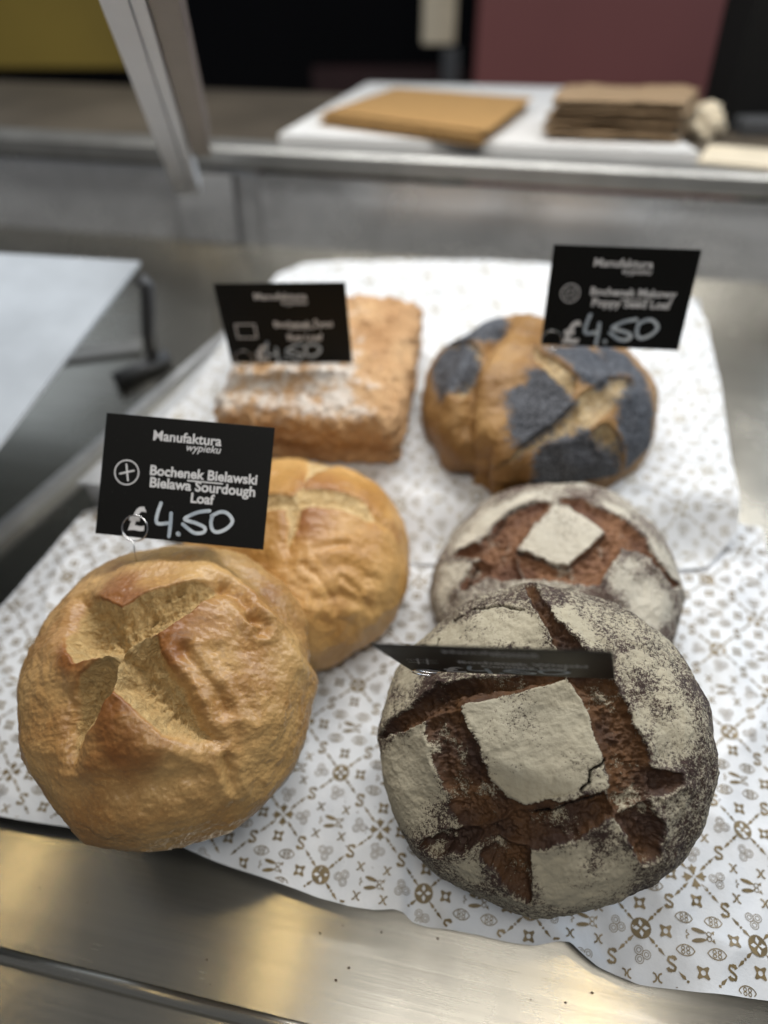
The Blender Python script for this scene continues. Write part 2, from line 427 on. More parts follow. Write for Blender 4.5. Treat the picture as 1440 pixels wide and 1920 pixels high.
def golden_loaf(name, label, L, N, cuts, peaks, grooves, ctr, depth, lift, seed, mat, holes=(), rimwhite=0.0, soft=()):
    L.grid(N); uv = L.uv
    pw = np.c_[uv*8, np.full(len(uv), seed)]
    wob = np.stack([fbm(pw, 4, 0.55), fbm(pw, 4, 0.55, 31.0)], 1)*0.011
    q = uv+wob; top = L.low <= 0
    dc = sdmin(q, [L.local(p) for p in cuts])
    c0 = L.local([ctr])[0]; rc = np.hypot(*(uv-c0).T)
    sf = np.zeros(len(uv))
    for (px, py, rad) in soft:
        k = L.local([(px, py)])[0]; sf = np.maximum(sf, np.exp(-((uv-k)**2).sum(1)/(rad*rad)))
    sf = np.clip(sf*1.25, 0, 1)
    cut = np.where(top, (1-smooth(-0.016, 0.012, dc))*(1-sf)+sf*(1-smooth(-0.12, 0.05, dc)), 0)
    near = np.exp(-np.clip(dc, 0, 9)/0.30)*np.exp(-np.clip(-dc, 0, 9)/0.05)
    dark = np.zeros(len(uv))
    for (px, py, rad, amt) in peaks:
        k = L.local([(px, py)])[0]; dark = np.maximum(dark, amt*np.exp(-((q-k)**2).sum(1)/(rad*rad)))
    dark = dark*np.where(dc > -0.01, 1, 0.25)+0.50*near*near*np.exp(-rc/0.6)+np.where(dc > 0, 0.55*smooth(0.0, 0.9, fbm(L.P0*20+seed+60, 3)), 0)
    P3 = L.P0
    h = fbm(P3*13+seed, 3)*0.0042+fbm(P3*34+seed, 3)*0.0013+fbm(P3*np.array([60, 120, 80])+seed, 3)*0.0005
    crater = np.clip((0.006-dc)/0.13, 0, 1); crater = crater*(1.5-0.5*crater)+0.10*smooth(0.006, -0.012, dc)
    cs_ = np.clip((0.07-dc)/0.22, 0, 1); crater = crater*(1-sf)+sf*1.15*cs_*cs_*(3-2*cs_); near = near*(1-0.75*sf)
    tear = fbm(np.c_[uv*22, np.full(len(uv), seed+2)], 4, 0.6)
    h = np.where(top, h-crater*depth*(0.70+0.45*np.exp(-rc/0.35)+0.14*tear), h)
    h = np.where(top, h+near*lift*(0.35+0.8*np.exp(-rc/0.4)), h)
    for (line, wdt, dep) in grooves:
        LL = L.local(line); d = np.full(len(uv), 1e3)
        for a, b in zip(LL[:-1], LL[1:]):
            e = b-a; t = np.clip(((q-a)@e)/(e@e+1e-12), 0, 1); qq = q-a-t[:, None]*e
            d = np.minimum(d, np.sqrt((qq*qq).sum(1)))
        h = h-dep*np.exp(-(d/wdt)**2)+dep*0.5*np.exp(-((d-1.9*wdt)/wdt)**2)
    for (px, py, rx, ry, an, dep) in holes:
        k = L.local([(px, py)])[0]; dd = uv-k; ca, sa = math.cos(an), math.sin(an)
        e = ((dd[:, 0]*ca+dd[:, 1]*sa)/rx)**2+((-dd[:, 0]*sa+dd[:, 1]*ca)/ry)**2
        g = np.exp(-e*e); h = h-dep*g; dark = np.maximum(dark, 0)
    h = h+fbm(P3*240+seed, 3, 0.6)*0.00035*(1+2.2*cut)
    fl = rimwhite*smooth(0.0, 0.12, L.low)
    P = L.P0+L.nrm*h[:, None]
    me = L.mesh(name, P, dict(cut=cut, dark=np.clip(dark, 0, 1), flour=fl))
    return tag(link(name, me, [mat], None, L.mw), label, 'bread', 'golden sourdough loaves')

NDECK = (-0.04, -0.64, -0.77)
m_country = flour_mat('country_crust', (0.050, 0.029, 0.024), (0.108, 0.051, 0.020), (0.050, 0.027, 0.019), (0.44, 0.40, 0.30))
m_country2 = flour_mat('country_crust_warm', (0.095, 0.060, 0.048), (0.23, 0.115, 0.058), (0.12, 0.056, 0.034), (0.56, 0.52, 0.43))
m_golden = crust_mat('golden_crust', (0.32, 0.160, 0.048), (0.50, 0.315, 0.125), (0.22, 0.085, 0.020), (0.54, 0.38, 0.170), (0.43, 0.275, 0.105))
m_golden2 = crust_mat('orange_crust', (0.46, 0.235, 0.060), (0.62, 0.37, 0.135), (0.27, 0.10, 0.026), (0.74, 0.56, 0.30), (0.60, 0.40, 0.17), 0.30)

# front country loaf, leaning back on the one behind it
LC = Loaf(1014, 1388, 0.440, (-0.25, -0.35, -0.90), 0.0965, 0.050, 0.032, 2.5, squash=(1.0, 0.935))
country_loaf('country_loaf', 'dark round loaf with a pale square centre and a tilted price card on it', LC, 520,
    pads=[[(805, 1358), (810, 1420), (835, 1490), (850, 1530), (862, 1548), (800, 1572), (752, 1585), (716, 1500), (706, 1440), (712, 1400)],
          [(812, 1293), (768, 1335), (722, 1368), (716, 1340), (745, 1265), (770, 1240), (806, 1262)],
          [(835, 1175), (920, 1140), (985, 1122), (1010, 1170), (1022, 1215), (960, 1216), (900, 1222), (800, 1238), (800, 1205)],
          [(1025, 1145), (1060, 1130), (1110, 1170), (1150, 1215), (1140, 1226), (1100, 1222)],
          [(1148, 1255), (1185, 1340), (1210, 1400), (1222, 1442), (1285, 1440), (1312, 1420), (1308, 1340), (1270, 1265), (1205, 1215), (1150, 1230)],
          [(1238, 1495), (1290, 1480), (1316, 1450), (1300, 1510), (1268, 1580), (1240, 1585)],
          [(990, 1592), (1080, 1574), (1140, 1547), (1158, 1530), (1183, 1590), (1195, 1622), (1182, 1665), (1120, 1692), (1015, 1690), (997, 1640)],
          [(826, 1614), (903, 1602), (920, 1640), (955, 1678), (965, 1692), (890, 1664), (840, 1634)]],
    cuts=[[(806, 1350), (868, 1322), (885, 1370), (925, 1465), (960, 1500), (985, 1515), (920, 1548), (862, 1550), (850, 1525), (835, 1485), (812, 1420)],
          [(980, 1512), (1060, 1500), (1135, 1480), (1155, 1528), (1080, 1572), (990, 1590), (920, 1572), (862, 1600), (815, 1598), (788, 1582), (800, 1572), (862, 1550), (920, 1542)],
          [(918, 1560), (992, 1588), (1000, 1690), (965, 1672), (905, 1600)],
          [(1068, 1270), (1150, 1275), (1187, 1345), (1208, 1400), (1222, 1445), (1217, 1502), (1150, 1532), (1141, 1470), (1110, 1370)],
          [(1212, 1444), (1278, 1448), (1282, 1468), (1240, 1492), (1212, 1494)],
          [(1150, 1530), (1217, 1496), (1236, 1540), (1234, 1602), (1198, 1612), (1172, 1570)],
          [(826, 1288), (900, 1276), (1060, 1262), (1070, 1282), (1000, 1292), (900, 1322), (800, 1354), (722, 1388), (712, 1382), (750, 1345)],
          [(985, 1108), (1002, 1108), (1040, 1160), (1088, 1215), (1112, 1245), (1060, 1244), (1020, 1182)]],
    plate=[(869, 1323), (900, 1318), (1000, 1290), (1063, 1272), (1092, 1310), (1110, 1360), (1130, 1420), (1141, 1466), (1136, 1482), (1085, 1482), (1040, 1495), (985, 1511), (960, 1498), (925, 1465), (905, 1410), (885, 1365)],
    cracks=[[(1133, 1425), (1107, 1446), (1102, 1470), (1085, 1482)], [(1130, 1487), (1060, 1508), (1040, 1518), (1000, 1526)],
            [(850, 1165), (890, 1146), (945, 1144), (985, 1150)], [(815, 1215), (822, 1198)]],
    depth=0.0068, seed=3.7, mat=m_country)

# rear country loaf
LC2 = Loaf(1035, 1114, 0.565, (-0.16, -0.56, -0.81), 0.0925, 0.054, 0.030, 2.4)
def z6(*p): return [(x/2.118+760, y/2.118+880) for x, y in p]
country_loaf('country_loaf', 'floured round loaf with a pale diamond and orange tears, partly behind the darker loaf', LC2, 380,
    pads=[z6((175, 300), (350, 155), (520, 85), (515, 125), (380, 200), (280, 285), (195, 325)), z6((135, 375), (280, 372), (222, 490), (118, 560)),
          z6((765, 480), (900, 335), (1000, 425), (1085, 545), (1060, 690), (900, 620), (800, 560)), z6((700, 85), (850, 150), (985, 290), (1000, 350), (900, 230), (800, 165))],
    cuts=[z6((170, 350), (210, 312), (290, 292), (380, 200), (520, 130), (590, 135), (450, 300), (440, 330), (460, 440), (380, 440), (330, 420), (230, 490), (212, 490), (270, 372), (330, 362)),
          z6((590, 112), (700, 112), (810, 170), (900, 240), (1000, 370), (1085, 470), (1060, 475), (950, 352), (860, 322), (760, 470), (640, 455), (470, 440), (440, 320), (640, 395), (790, 270), (640, 140))],
    plate=z6((450, 300), (590, 140), (640, 145), (790, 260), (700, 340), (640, 385), (550, 350)),
    cracks=[z6((440, 320), (550, 362), (640, 398), (720, 340), (790, 275)), z6((520, 128), (400, 185), (330, 260)), z6((225, 485), (275, 375))],
    depth=0.0075, seed=9.1, mat=m_country2)

# front golden loaf
LB = Loaf(324, 1290, 0.470, (-0.06, -0.50, -0.86), 0.0925, 0.064, 0.028, 2.15, squash=(0.98, 1.01))
golden_loaf('sourdough_loaf', 'golden cross-cut loaf at the front left with the sharp price card standing in it', LB, 520,
    cuts=[[(176, 1121), (207, 1131), (234, 1148), (263, 1128), (330, 1104), (389, 1098), (427, 1103), (389, 1136), (344, 1169), (300, 1193), (236, 1236), (200, 1243), (150, 1250), (134, 1228), (122, 1195), (132, 1160), (148, 1125)],
          [(205, 1240), (160, 1268), (130, 1320), (118, 1380), (130, 1440), (139, 1436), (152, 1396), (182, 1356), (222, 1301), (240, 1235)],
          [(228, 1230), (300, 1193), (312, 1240), (350, 1285), (375, 1340), (415, 1395), (373, 1403), (305, 1380), (270, 1345), (222, 1301)]],
    peaks=[(306, 1208, 0.20, 1.0), (222, 1306, 0.15, 0.85), (146, 1236, 0.16, 0.85), (238, 1134, 0.16, 0.8), (350, 1170, 0.22, 0.5), (200, 1370, 0.25, 0.4), (110, 1250, 0.22, 0.35), (150, 1470, 0.3, 0.35), (330, 1330, 0.01, 0.0)],
    grooves=[([(345, 1225), (390, 1275), (425, 1330)], 0.045, 0.0028), ([(400, 1230), (440, 1280), (470, 1330)], 0.05, 0.0018), ([(432, 1056), (500, 1110), (555, 1170), (585, 1230)], 0.07, 0.0045),
             ([(420, 1110), (445, 1125), (470, 1165)], 0.04, 0.003), ([(470, 1165), (490, 1180), (485, 1190)], 0.03, 0.003), ([(150, 1490), (260, 1470), (360, 1450)], 0.08, 0.0025), ([(425, 1425), (430, 1470)], 0.03, 0.002),
             ([(236, 1232), (262, 1262), (270, 1300)], 0.03, 0.002), ([(195, 1150), (230, 1235)], 0.03, 0.0025)],
    ctr=(236, 1234), depth=0.0130, lift=0.0105, seed=21.3, mat=m_golden,
    holes=[(279, 1150, 0.035, 0.014, 0.9, 0.007), (338, 1110, 0.03, 0.012, 0.3, 0.005), (312, 1118, 0.02, 0.010, 0.5, 0.004)], rimwhite=0.9, soft=[(352, 1262, 0.30), (385, 1335, 0.30), (412, 1392, 0.25), (128, 1150, 0.22), (150, 1122, 0.16), (122, 1350, 0.22), (132, 1430, 0.2), (425, 1104, 0.14)])

# rear golden loaf
LB2 = Loaf(556, 1052, 0.575, (-0.05, -0.60, -0.80), 0.086, 0.060, 0.030, 2.2)
golden_loaf('sourdough_loaf', 'orange-brown cross-cut loaf partly behind the golden loaf and its price card', LB2, 380,
    cuts=[[(545, 855), (574, 862), (572, 930), (562, 1000), (545, 1040), (532, 1040), (536, 960)],
          [(470, 935), (556, 938), (575, 925), (620, 926), (669, 940), (730, 995), (690, 982), (624, 958), (556, 962), (470, 965)]],
    peaks=[(610, 915, 0.25, 0.5), (590, 985, 0.22, 0.6), (640, 1060, 0.4, 0.35), (700, 930, 0.3, 0.3), (600, 1110, 0.35, 0.3)],
    grooves=[([(600, 1070), (650, 1060), (700, 1085)], 0.045, 0.0009), ([(590, 1125), (640, 1118), (690, 1135)], 0.035, 0.0012), ([(600, 1162), (660, 1172)], 0.03, 0.0010), ([(590, 1030), (650, 1022)], 0.03, 0.0008), ([(570, 1060), (610, 1100), (625, 1140)], 0.03, 0.0010), ([(640, 1085), (670, 1105)], 0.025, 0.0010)],
    ctr=(556, 950), depth=0.0055, lift=0.0030, seed=44.0, mat=m_golden2, soft=[(556, 1010, 0.3), (560, 880, 0.25), (720, 990, 0.2)])

# poppy seed loaf
def poppy_mat():
    t = NT('poppy_crust'); cut, fl = t.attr('cut'), t.attr('flour')
    n1 = t.noise(22, 5); n2 = t.noise(110, 5, 0.65); sp = t.noise(900, 2, 0.5); sp2 = t.noise(600, 2, 0.5)
    c = t.mix(t.sstep(n1, 0.3, 0.7), (0.215, 0.112, 0.036), (0.36, 0.21, 0.080))
    c = t.mix(t.math('MULTIPLY', t.sstep(n2, 0.5, 0.75), 0.4), c, (0.17, 0.065, 0.02))
    cc = t.mix(t.sstep(n2, 0.35, 0.65), (0.36, 0.24, 0.10), (0.56, 0.43, 0.24))
    cc = t.mix(t.math('MULTIPLY', t.sstep(sp, 0.52, 0.6), 0.6), cc, (0.09, 0.085, 0.09))
    c = t.mix(t.sstep(cut, 0.3, 0.7), c, cc)
    pf = t.sstep(t.math('ADD', t.math('ADD', fl, t.math('MULTIPLY', t.math('SUBTRACT', n2, 0.5), 0.5)), t.math('MULTIPLY', t.math('SUBTRACT', sp2, 0.5), 1.5)), 0.36, 0.56)
    pc = t.mix(t.sstep(sp2, 0.4, 0.6), (0.020, 0.022, 0.028), (0.12, 0.127, 0.145))
    c = t.mix(pf, c, pc)
    nb = t.bump(n2, 0.4, 0.002); nb = t.bump(t.math('MULTIPLY', sp2, pf), 0.7, 0.0012, nb)
    return t.set(Base_Color=c, Roughness=t.mix(pf, (0.5,)*3, (0.75,)*3), Normal=nb, Specular_IOR_Level=0.35)
LP = Loaf(1006, 768, 0.655, (-0.02, -0.70, -0.72), 0.1000, 0.066, 0.034, 2.2, squash=(1.0, 0.95))
def z3(*p): return [(x/3+770, y/3+580) for x, y in p]
LP.grid(380)
pads = [z3((240, 175), (400, 90), (510, 80), (480, 120), (380, 185), (250, 190)), z3((200, 260), (340, 250), (340, 330), (270, 440), (220, 470), (170, 400), (160, 320)),
        z3((700, 370), (880, 540), (780, 630), (640, 720), (600, 640), (600, 540), (570, 490), (690, 430)), z3((810, 235), (1000, 235), (1190, 350), (1090, 370), (1050, 410), (980, 400), (880, 280)),
        z3((1190, 560), (1265, 435), (1330, 560), (1325, 740), (1250, 880), (1200, 890), (1190, 680)), z3((740, 850), (980, 740), (1060, 870), (1120, 945), (1040, 985), (740, 985)), z3((1080, 210), (1180, 240), (1285, 430), (1200, 340), (1100, 260))]
cuts = [z3((1100, 390), (1240, 400), (1250, 450), (1100, 600), (980, 700), (640, 830), (490, 900), (560, 830), (800, 640), (920, 520)), z3((690, 230), (800, 280), (930, 400), (900, 500), (780, 390), (700, 290)),
        z3((1010, 690), (1100, 640), (1180, 760), (1160, 920), (1060, 800)), z3((200, 200), (330, 200), (400, 240), (370, 340), (300, 500), (270, 490), (340, 330), (340, 240), (240, 230)), z3((400, 200), (500, 130), (600, 85), (560, 75), (480, 120), (380, 190))]
uv = LP.uv; wob = np.stack([fbm(np.c_[uv*8, uv[:, :1]*0+5], 4), fbm(np.c_[uv*8, uv[:, :1]*0+55], 4)], 1)*0.02
q = uv+wob; top = LP.low <= 0
dc = sdmin(q, [LP.local(p) for p in cuts]); dp = sdmin(q, [LP.local(p) for p in pads])
cut = np.where(top, 1-smooth(-0.02, 0.015, dc), 0); pop = np.where(top, 1-smooth(-0.05, 0.17, dp), 0)
h = fbm(LP.P0*15+2, 3)*0.004+fbm(LP.P0*42+5, 3)*0.0018
h = h-np.where(top, smooth(0.02, -0.10, dc)*0.0042, 0)+np.where(top, np.exp(-np.clip(dc, 0, 9)/0.12)*0.0038*(dc > 0), 0)
seam = LP.local(z3((560, 75), (430, 230), (340, 420), (310, 640), (340, 830), (420, 880)))
d = np.full(len(uv), 1e3)
for a, b in zip(seam[:-1], seam[1:]):
    e = b-a; t_ = np.clip(((q-a)@e)/(e@e+1e-12), 0, 1); d = np.minimum(d, np.linalg.norm(q-a-t_[:, None]*e, axis=1))
h = h-0.0085*np.exp(-(d/0.05)**2)+0.005*np.exp(-((d-0.14)/0.10)**2)
h = h+fbm(LP.P0*260, 2)*0.0004
me = LP.mesh('poppy_seed_loaf', LP.P0+LP.nrm*h[:, None], dict(cut=cut, flour=pop))
tag(link('poppy_seed_loaf', me, [poppy_mat()], None, LP.mw), 'round braided loaf with blue-black poppy seed patches at the back right', 'bread')

# ------------------------------------------------------------------ rectangular loaf
def rye_mat():
    t = NT('rye_crust'); n1 = t.noise(26, 5, 0.65); n2 = t.noise(120, 5, 0.7); n3 = t.noise(60, 5, 0.7, None, 0.6); fl = t.attr('flour')
    c = t.mix(t.sstep(n1, 0.3, 0.7), (0.42, 0.235, 0.105), (0.58, 0.37, 0.19))
    c = t.mix(t.math('MULTIPLY', t.sstep(n2, 0.5, 0.72), 0.55), c, (0.22, 0.095, 0.035))
    thr = t.math('ADD', n3, t.math('MULTIPLY', t.math('SUBTRACT', fl, 0.5), 0.5)); thr = t.math('ADD', thr, t.math('MULTIPLY', t.math('SUBTRACT', n2, 0.5), 0.5))
    ff = t.math('MULTIPLY', t.sstep(thr, 0.46, 0.72), 0.85)
    c = t.mix(ff, c, (0.74, 0.69, 0.63))
    nb = t.bump(n2, 0.8, 0.004); nb = t.bump(n3, 0.6, 0.005, nb)
    return t.set(Base_Color=c, Roughness=0.8, Normal=nb)
def rye_loaf():
    hx, hy, hz, r = 0.080, 0.086, 0.027, 0.014
    n = 120; V = []; Q = []; off = 0; g = np.linspace(-1, 1, n)
    for axis in range(3):
        for sgn in (-1, 1):
            A, B = np.meshgrid(g, g, indexing='ij'); P = np.zeros((n*n, 3))
            P[:, axis] = sgn; P[:, (axis+1) % 3] = A.ravel(); P[:, (axis+2) % 3] = B.ravel()
            i, j = np.meshgrid(np.arange(n-1), np.arange(n-1), indexing='ij'); a = (i*n+j).ravel()+off
            qd = np.stack([a, a+n, a+n+1, a+1], 1)
            if sgn < 0: qd = qd[:, ::-1]
            V.append(P); Q.append(qd); off += n*n
    P = np.concatenate(V)*[hx, hy, hz]; inner = np.clip(P, [-hx+r, -hy+r, -hz+r*0.6], [hx-r, hy-r, hz-r])
    d = P-inner; d /= np.linalg.norm(d, axis=1, keepdims=True)+1e-9
    R = np.where(P[:, 2] < 0, r*0.75, r)[:, None]
    X = inner+d*R
    X[:, 2] += 0.006*(1-(X[:, 0]/hx)**4)*smooth(-0.02, 0.04, X[:, 2])
    nn = fbm(X*18+3, 3)*0.0035+fbm(X*55+8, 4)*0.0030+fbm(X*150, 3)*0.0020
    X = X+d*nn[:, None]
    me = raw_mesh('rye_loaf', X, np.concatenate(Q).astype(np.int32))
    fattr(me, 'flour', np.clip(d[:, 2]*0.8+0.25*fbm(X*20, 3), 0, 1)*smooth(0.075, 0.0, X[:, 0]+X[:, 1]*0.3))
    return me
RAISE = 0.030                                  # height of the rear tray over the front one
bx, by = deck(611, 706, RAISE+0.030)
ca, sa = math.cos(math.radians(3)), math.sin(math.radians(3))
ax = EX*ca+EY*sa; ay = -EX*sa+EY*ca
tag(link('rye_loaf', rye_loaf(), [rye_mat()], None, mat4(ax, ay, EN, deck_w(bx, by, RAISE+0.031))), 'rectangular flour-dusted brown tin loaf at the back left', 'bread')

# ------------------------------------------------------------------ printed bakery paper
CELL = 0.0456
def paper_sheet(label, front, back, left, right, hfun, n, m, origin, ang, mats):
    """Coons patch through four edges (deck coordinates), with its print laid on the same surface"""
    def resample(P, k):
        P = np.asarray(P); s = np.r_[0, np.cumsum(np.linalg.norm(np.diff(P, axis=0), axis=1))]; t = np.linspace(0, s[-1], k)
        return np.stack([np.interp(t, s, P[:, 0]), np.interp(t, s, P[:, 1])], 1)
    Fr, Ba, Le, Ri = resample(front, n), resample(back, n), resample(left, m), resample(right, m)
    u = np.linspace(0, 1, n)[:, None, None]; v = np.linspace(0, 1, m)[None, :, None]
    G = (1-v)*Fr[:, None]+v*Ba[:, None]+(1-u)*Le[None]+u*Ri[None]-((1-u)*(1-v)*Fr[0]+u*(1-v)*Fr[-1]+(1-u)*v*Ba[0]+u*v*Ba[-1])
    XY = G.reshape(-1, 2); Z = hfun(XY)
    V = np.c_[XY, Z]
    i, j = np.meshgrid(np.arange(n-1), np.arange(m-1), indexing='ij'); a = (i*m+j).ravel()
    faces = np.stack([a, a+m, a+m+1, a+1], 1)
    outline = np.concatenate([Fr, Ri[1:], Ba[::-1][1:], Le[::-1][1:-1]])
    # print
    polys = []                                       # (verts in lattice units, material, level)
    e1 = np.array([math.cos(math.radians(-45)), math.sin(math.radians(-45))]); e2 = np.array([math.cos(math.radians(-135)), math.sin(math.radians(-135))])
    def fan(P, mi=1, lv=0): polys.append((np.asarray(P, float), mi, lv))
    def ell(c, rx, ry, an=0, k=12, mi=1, lv=0):
        a = np.linspace(0, 2*math.pi, k, endpoint=False); x, y = rx*np.cos(a), ry*np.sin(a)
        fan(np.stack([c[0]+x*math.cos(an)-y*math.sin(an), c[1]+x*math.sin(an)+y*math.cos(an)], 1), mi, lv)
    def stroke(P, wd, mi=1, closed=False):
        P = np.asarray(P, float); k = len(P)
        T = np.roll(P, -1, 0)-np.roll(P, 1, 0) if closed else np.gradient(P, axis=0)
        Nn = np.stack([-T[:, 1], T[:, 0]], 1); Nn /= np.linalg.norm(Nn, axis=1, keepdims=True)+1e-9
        A, B = P+Nn*wd/2, P-Nn*wd/2
        for q in range(k if closed else k-1):
            r_ = (q+1) % k; fan([A[q], A[r_], B[r_], B[q]], mi)
    def ring(c, r, wd, k=14, mi=2):
        a = np.linspace(0, 2*math.pi, k, endpoint=False); stroke(np.stack([c[0]+r*np.cos(a), c[1]+r*np.sin(a)], 1), wd, mi, True)
    def flower(c):
        ell(c, 0.125, 0.125, 0, 20)
        for k in range(4):
            a = math.pi/4*0+k*math.pi/2+0.1; d = np.array([math.cos(a), math.sin(a)]); nrm_ = np.array([-d[1], d[0]])
            fan([c+d*0.018, c+d*0.055+nrm_*0.026, c+d*0.103, c+d*0.055-nrm_*0.026], 0, 1)
    def crossm(c):
        for k in range(4):
            a = k*math.pi/2+0.15; d = np.array([math.cos(a), math.sin(a)]); q_ = np.array([-d[1], d[0]])
            fan([c+d*0.012, c+d*0.06+q_*0.026, c+d*0.12+q_*0.062, c+d*0.125+q_*0.02, c+d*0.165, c+d*0.125-q_*0.02, c+d*0.12-q_*0.062, c+d*0.06-q_*0.026])
    def spear(c, an):
        d = np.array([math.cos(an), math.sin(an)]); q_ = np.array([-d[1], d[0]])
        ell(c, 0.016, 0.018, an, 8)
        for s_ in (-1, 1): fan([c+d*s_*0.022, c+d*s_*0.055+q_*0.022, c+d*s_*0.145, c+d*s_*0.055-q_*0.022])
    def smark(c):
        t_ = np.linspace(0, 1, 15); x = 0.052*np.sin(2*math.pi*t_*1.0+0.9)*(1-0.2*np.sin(math.pi*t_)); y = 0.08*np.cos(math.pi*t_)
        x = np.interp(t_, [0, .08, .22, .38, .5, .62, .78, .92, 1], [.045, .028, -.032, -.042, 0, .042, .032, -.028, -.045])
        y = np.interp(t_, [0, .08, .22, .38, .5, .62, .78, .92, 1], [.045, .075, .070, .026, 0, -.026, -.07, -.075, -.045])
        P = np.stack([c[0]+x*1.05, c[1]+y], 1); stroke(P, 0.030)
        stroke(P[:3], 0.045); stroke(P[-3:], 0.045)
    def star(c):
        for k in range(4):
            a = math.pi/4+k*math.pi/2; d = np.array([math.cos(a), math.sin(a)]); q_ = np.array([-d[1], d[0]])
            fan([c+d*0.036+q_*0.034, c+d*0.092+q_*0.012, c+d*0.092-q_*0.012, c+d*0.036-q_*0.034])
        a = np.linspace(0, 2*math.pi, 12, endpoint=False); stroke(np.stack([c[0]+0.040*np.cos(a), c[1]+0.040*np.sin(a)], 1), 0.020, 1, True)
    def eye(c):
        x = np.linspace(-0.11, 0.11, 9); y = 0.062*(1-(x/0.11)**2)**0.75
        stroke(np.stack([c[0]+x, c[1]+y], 1), 0.012); stroke(np.stack([c[0]+x, c[1]-y], 1), 0.012)
        for dx in (-0.03, 0.03):
            for dy in (-0.022, 0.022): ring(c+np.array([dx, dy]), 0.02, 0.011, 8, 1)
    def trefoil(c, an):
        for k in range(3):
            o = c+0.058*np.array([math.cos(an+k*2.09), math.sin(an+k*2.09)])
            for r_ in (0.050, 0.026): ring(o, r_, 0.0085, 14, 2)
    def xmark(c):
        for s_ in (-1, 1):
            stroke([c+np.array([-0.052*s_, 0.052]), c+np.array([-0.020*s_, 0.034]), c+np.array([-0.008*s_, 0]), c+np.array([-0.020*s_, -0.034]), c+np.array([-0.052*s_, -0.052])], 0.021)
    def owl(c):
        for s_ in (-1, 1): ell(c+np.array([-0.02, 0.055*s_]), 0.085, 0.026, -0.18*s_, 12)
        stroke([c+np.array([-0.155, 0.05]), c+np.array([-0.165, 0.02]), c+np.array([-0.13, 0.0]), c+np.array([-0.165, -0.02]), c+np.array([-0.155, -0.05])], 0.016)
        for s_ in (-1, 1): ring(c+np.array([0.105, 0.028*s_]), 0.026, 0.011, 10, 1)
        fan([c+np.array([0.13, 0.05]), c+np.array([0.175, 0.075]), c+np.array([0.16, 0.02])]); fan([c+np.array([0.13, -0.05]), c+np.array([0.175, -0.075]), c+np.array([0.16, -0.02])])
        stroke([c+np.array([0.06, 0.05]), c+np.array([0.09, 0.0]), c+np.array([0.06, -0.05])], 0.012)
    cs, sn = math.cos(ang), math.sin(ang); Rm = np.array([[cs, -sn], [sn, cs]])
    rel = (outline-origin)@Rm/CELL                  # into lattice-unit picture axes
    lo, hi = rel.min(0), rel.max(0); big = int(max(abs(lo).max(), abs(hi).max())*1.5)+3
    for i_ in range(-big, big):
        for j_ in range(-big, big):
            c = i_*e1+j_*e2
            if c[0] < lo[0]-1.5 or c[0] > hi[0]+1.5 or c[1] < lo[1]-1.5 or c[1] > hi[1]+1.5: continue
            (crossm if (i_+j_) % 2 == 0 else flower)(c)
            for e, an in ((e1, -math.pi/4), (e2, -3*math.pi/4)):
                spear(c+e*0.255, an); spear(c+e*0.745, an); smark(c+e*0.5)
            o = lambda a_, b_: c+e1*a_+e2*b_
            starcell = (j_ % 2 == 0)
            owl(o(.5, .5))
            for a_, b_ in ((.21, .21), (.79, .21), (.21, .79), (.79, .79)):
                star(o(a_, b_)) if starcell else trefoil(o(a_, b_), 0.5+a_*3+b_*5)
            for a_, b_ in ((.24, .5), (.76, .5), (.5, .24), (.5, .76)):
                eye(o(a_, b_)) if starcell else xmark(o(a_, b_))
    vv = []; ff = []; mm = []; 
    allp = np.concatenate([p for p, _, _ in polys])@Rm.T*CELL+origin
    okd = sdist(allp, outline) < -0.0006
    zz = hfun(allp); k0 = 0; base = len(V)
    for p, mi, lv in polys:
        k = len(p)
        if okd[k0:k0+k].all():
            s0 = base+len(vv)
            for t_ in range(k): vv.append((allp[k0+t_, 0], allp[k0+t_, 1], zz[k0+t_]+0.00032+0.00025*lv))
            ff.append(list(range(s0, s0+k))); mm.append(mi)
        k0 += k
    me = bpy.data.meshes.new('bakery_paper')
    me.from_pydata([tuple(map(float, x)) for x in V]+[tuple(map(float, x)) for x in vv], [], faces.tolist()+ff)
    me.polygons.foreach_set('material_index', [0]*len(faces)+mm); me.polygons.foreach_set('use_smooth', [True]*len(me.polygons)); me.update()
    o = link('bakery_paper', me, mats, None, MD)
    return tag(o, label, 'paper', 'sheets of printed bakery paper')

D0 = deck(1300, 1645, 0.002); rr_ = deck(1422.5, 1763, 0.002)-deck(1195.7, 1726, 0.002)
ANG = math.atan2(rr_[1], rr_[0])
edge_px = [(-160, 1512), (-60, 1520), (0, 1530), (60, 1540), (130, 1549), (200, 1560), (280, 1574), (340, 1588), (420, 1617), (500, 1648), (590, 1680), (650, 1697), (700, 1705), (738, 1703), (756, 1709), (775, 1726), (800, 1734), (845, 1740), (900, 1748), (960, 1762), (1007, 1769), (1050, 1762), (1072, 1764), (1093, 1783), (1126, 1808), (1202, 1842), (1310, 1861), (1440, 1874), (1600, 1890)]
FE = np.array([deck(x, y, 0.003) for x, y in edge_px])
bk = [deck(-30, 1175, 0.0), deck(160, 960, 0.0), deck(330, 930, 0.0), deck(700, 925, 0), deck(1100, 940, 0), deck(1430, 985, 0.004)]
lf = [FE[0], deck(-110, 1330, 0), deck(-30, 1175, 0)]
rt = [FE[-1], deck(1500, 1300, 0), deck(1430, 985, 0.004)]
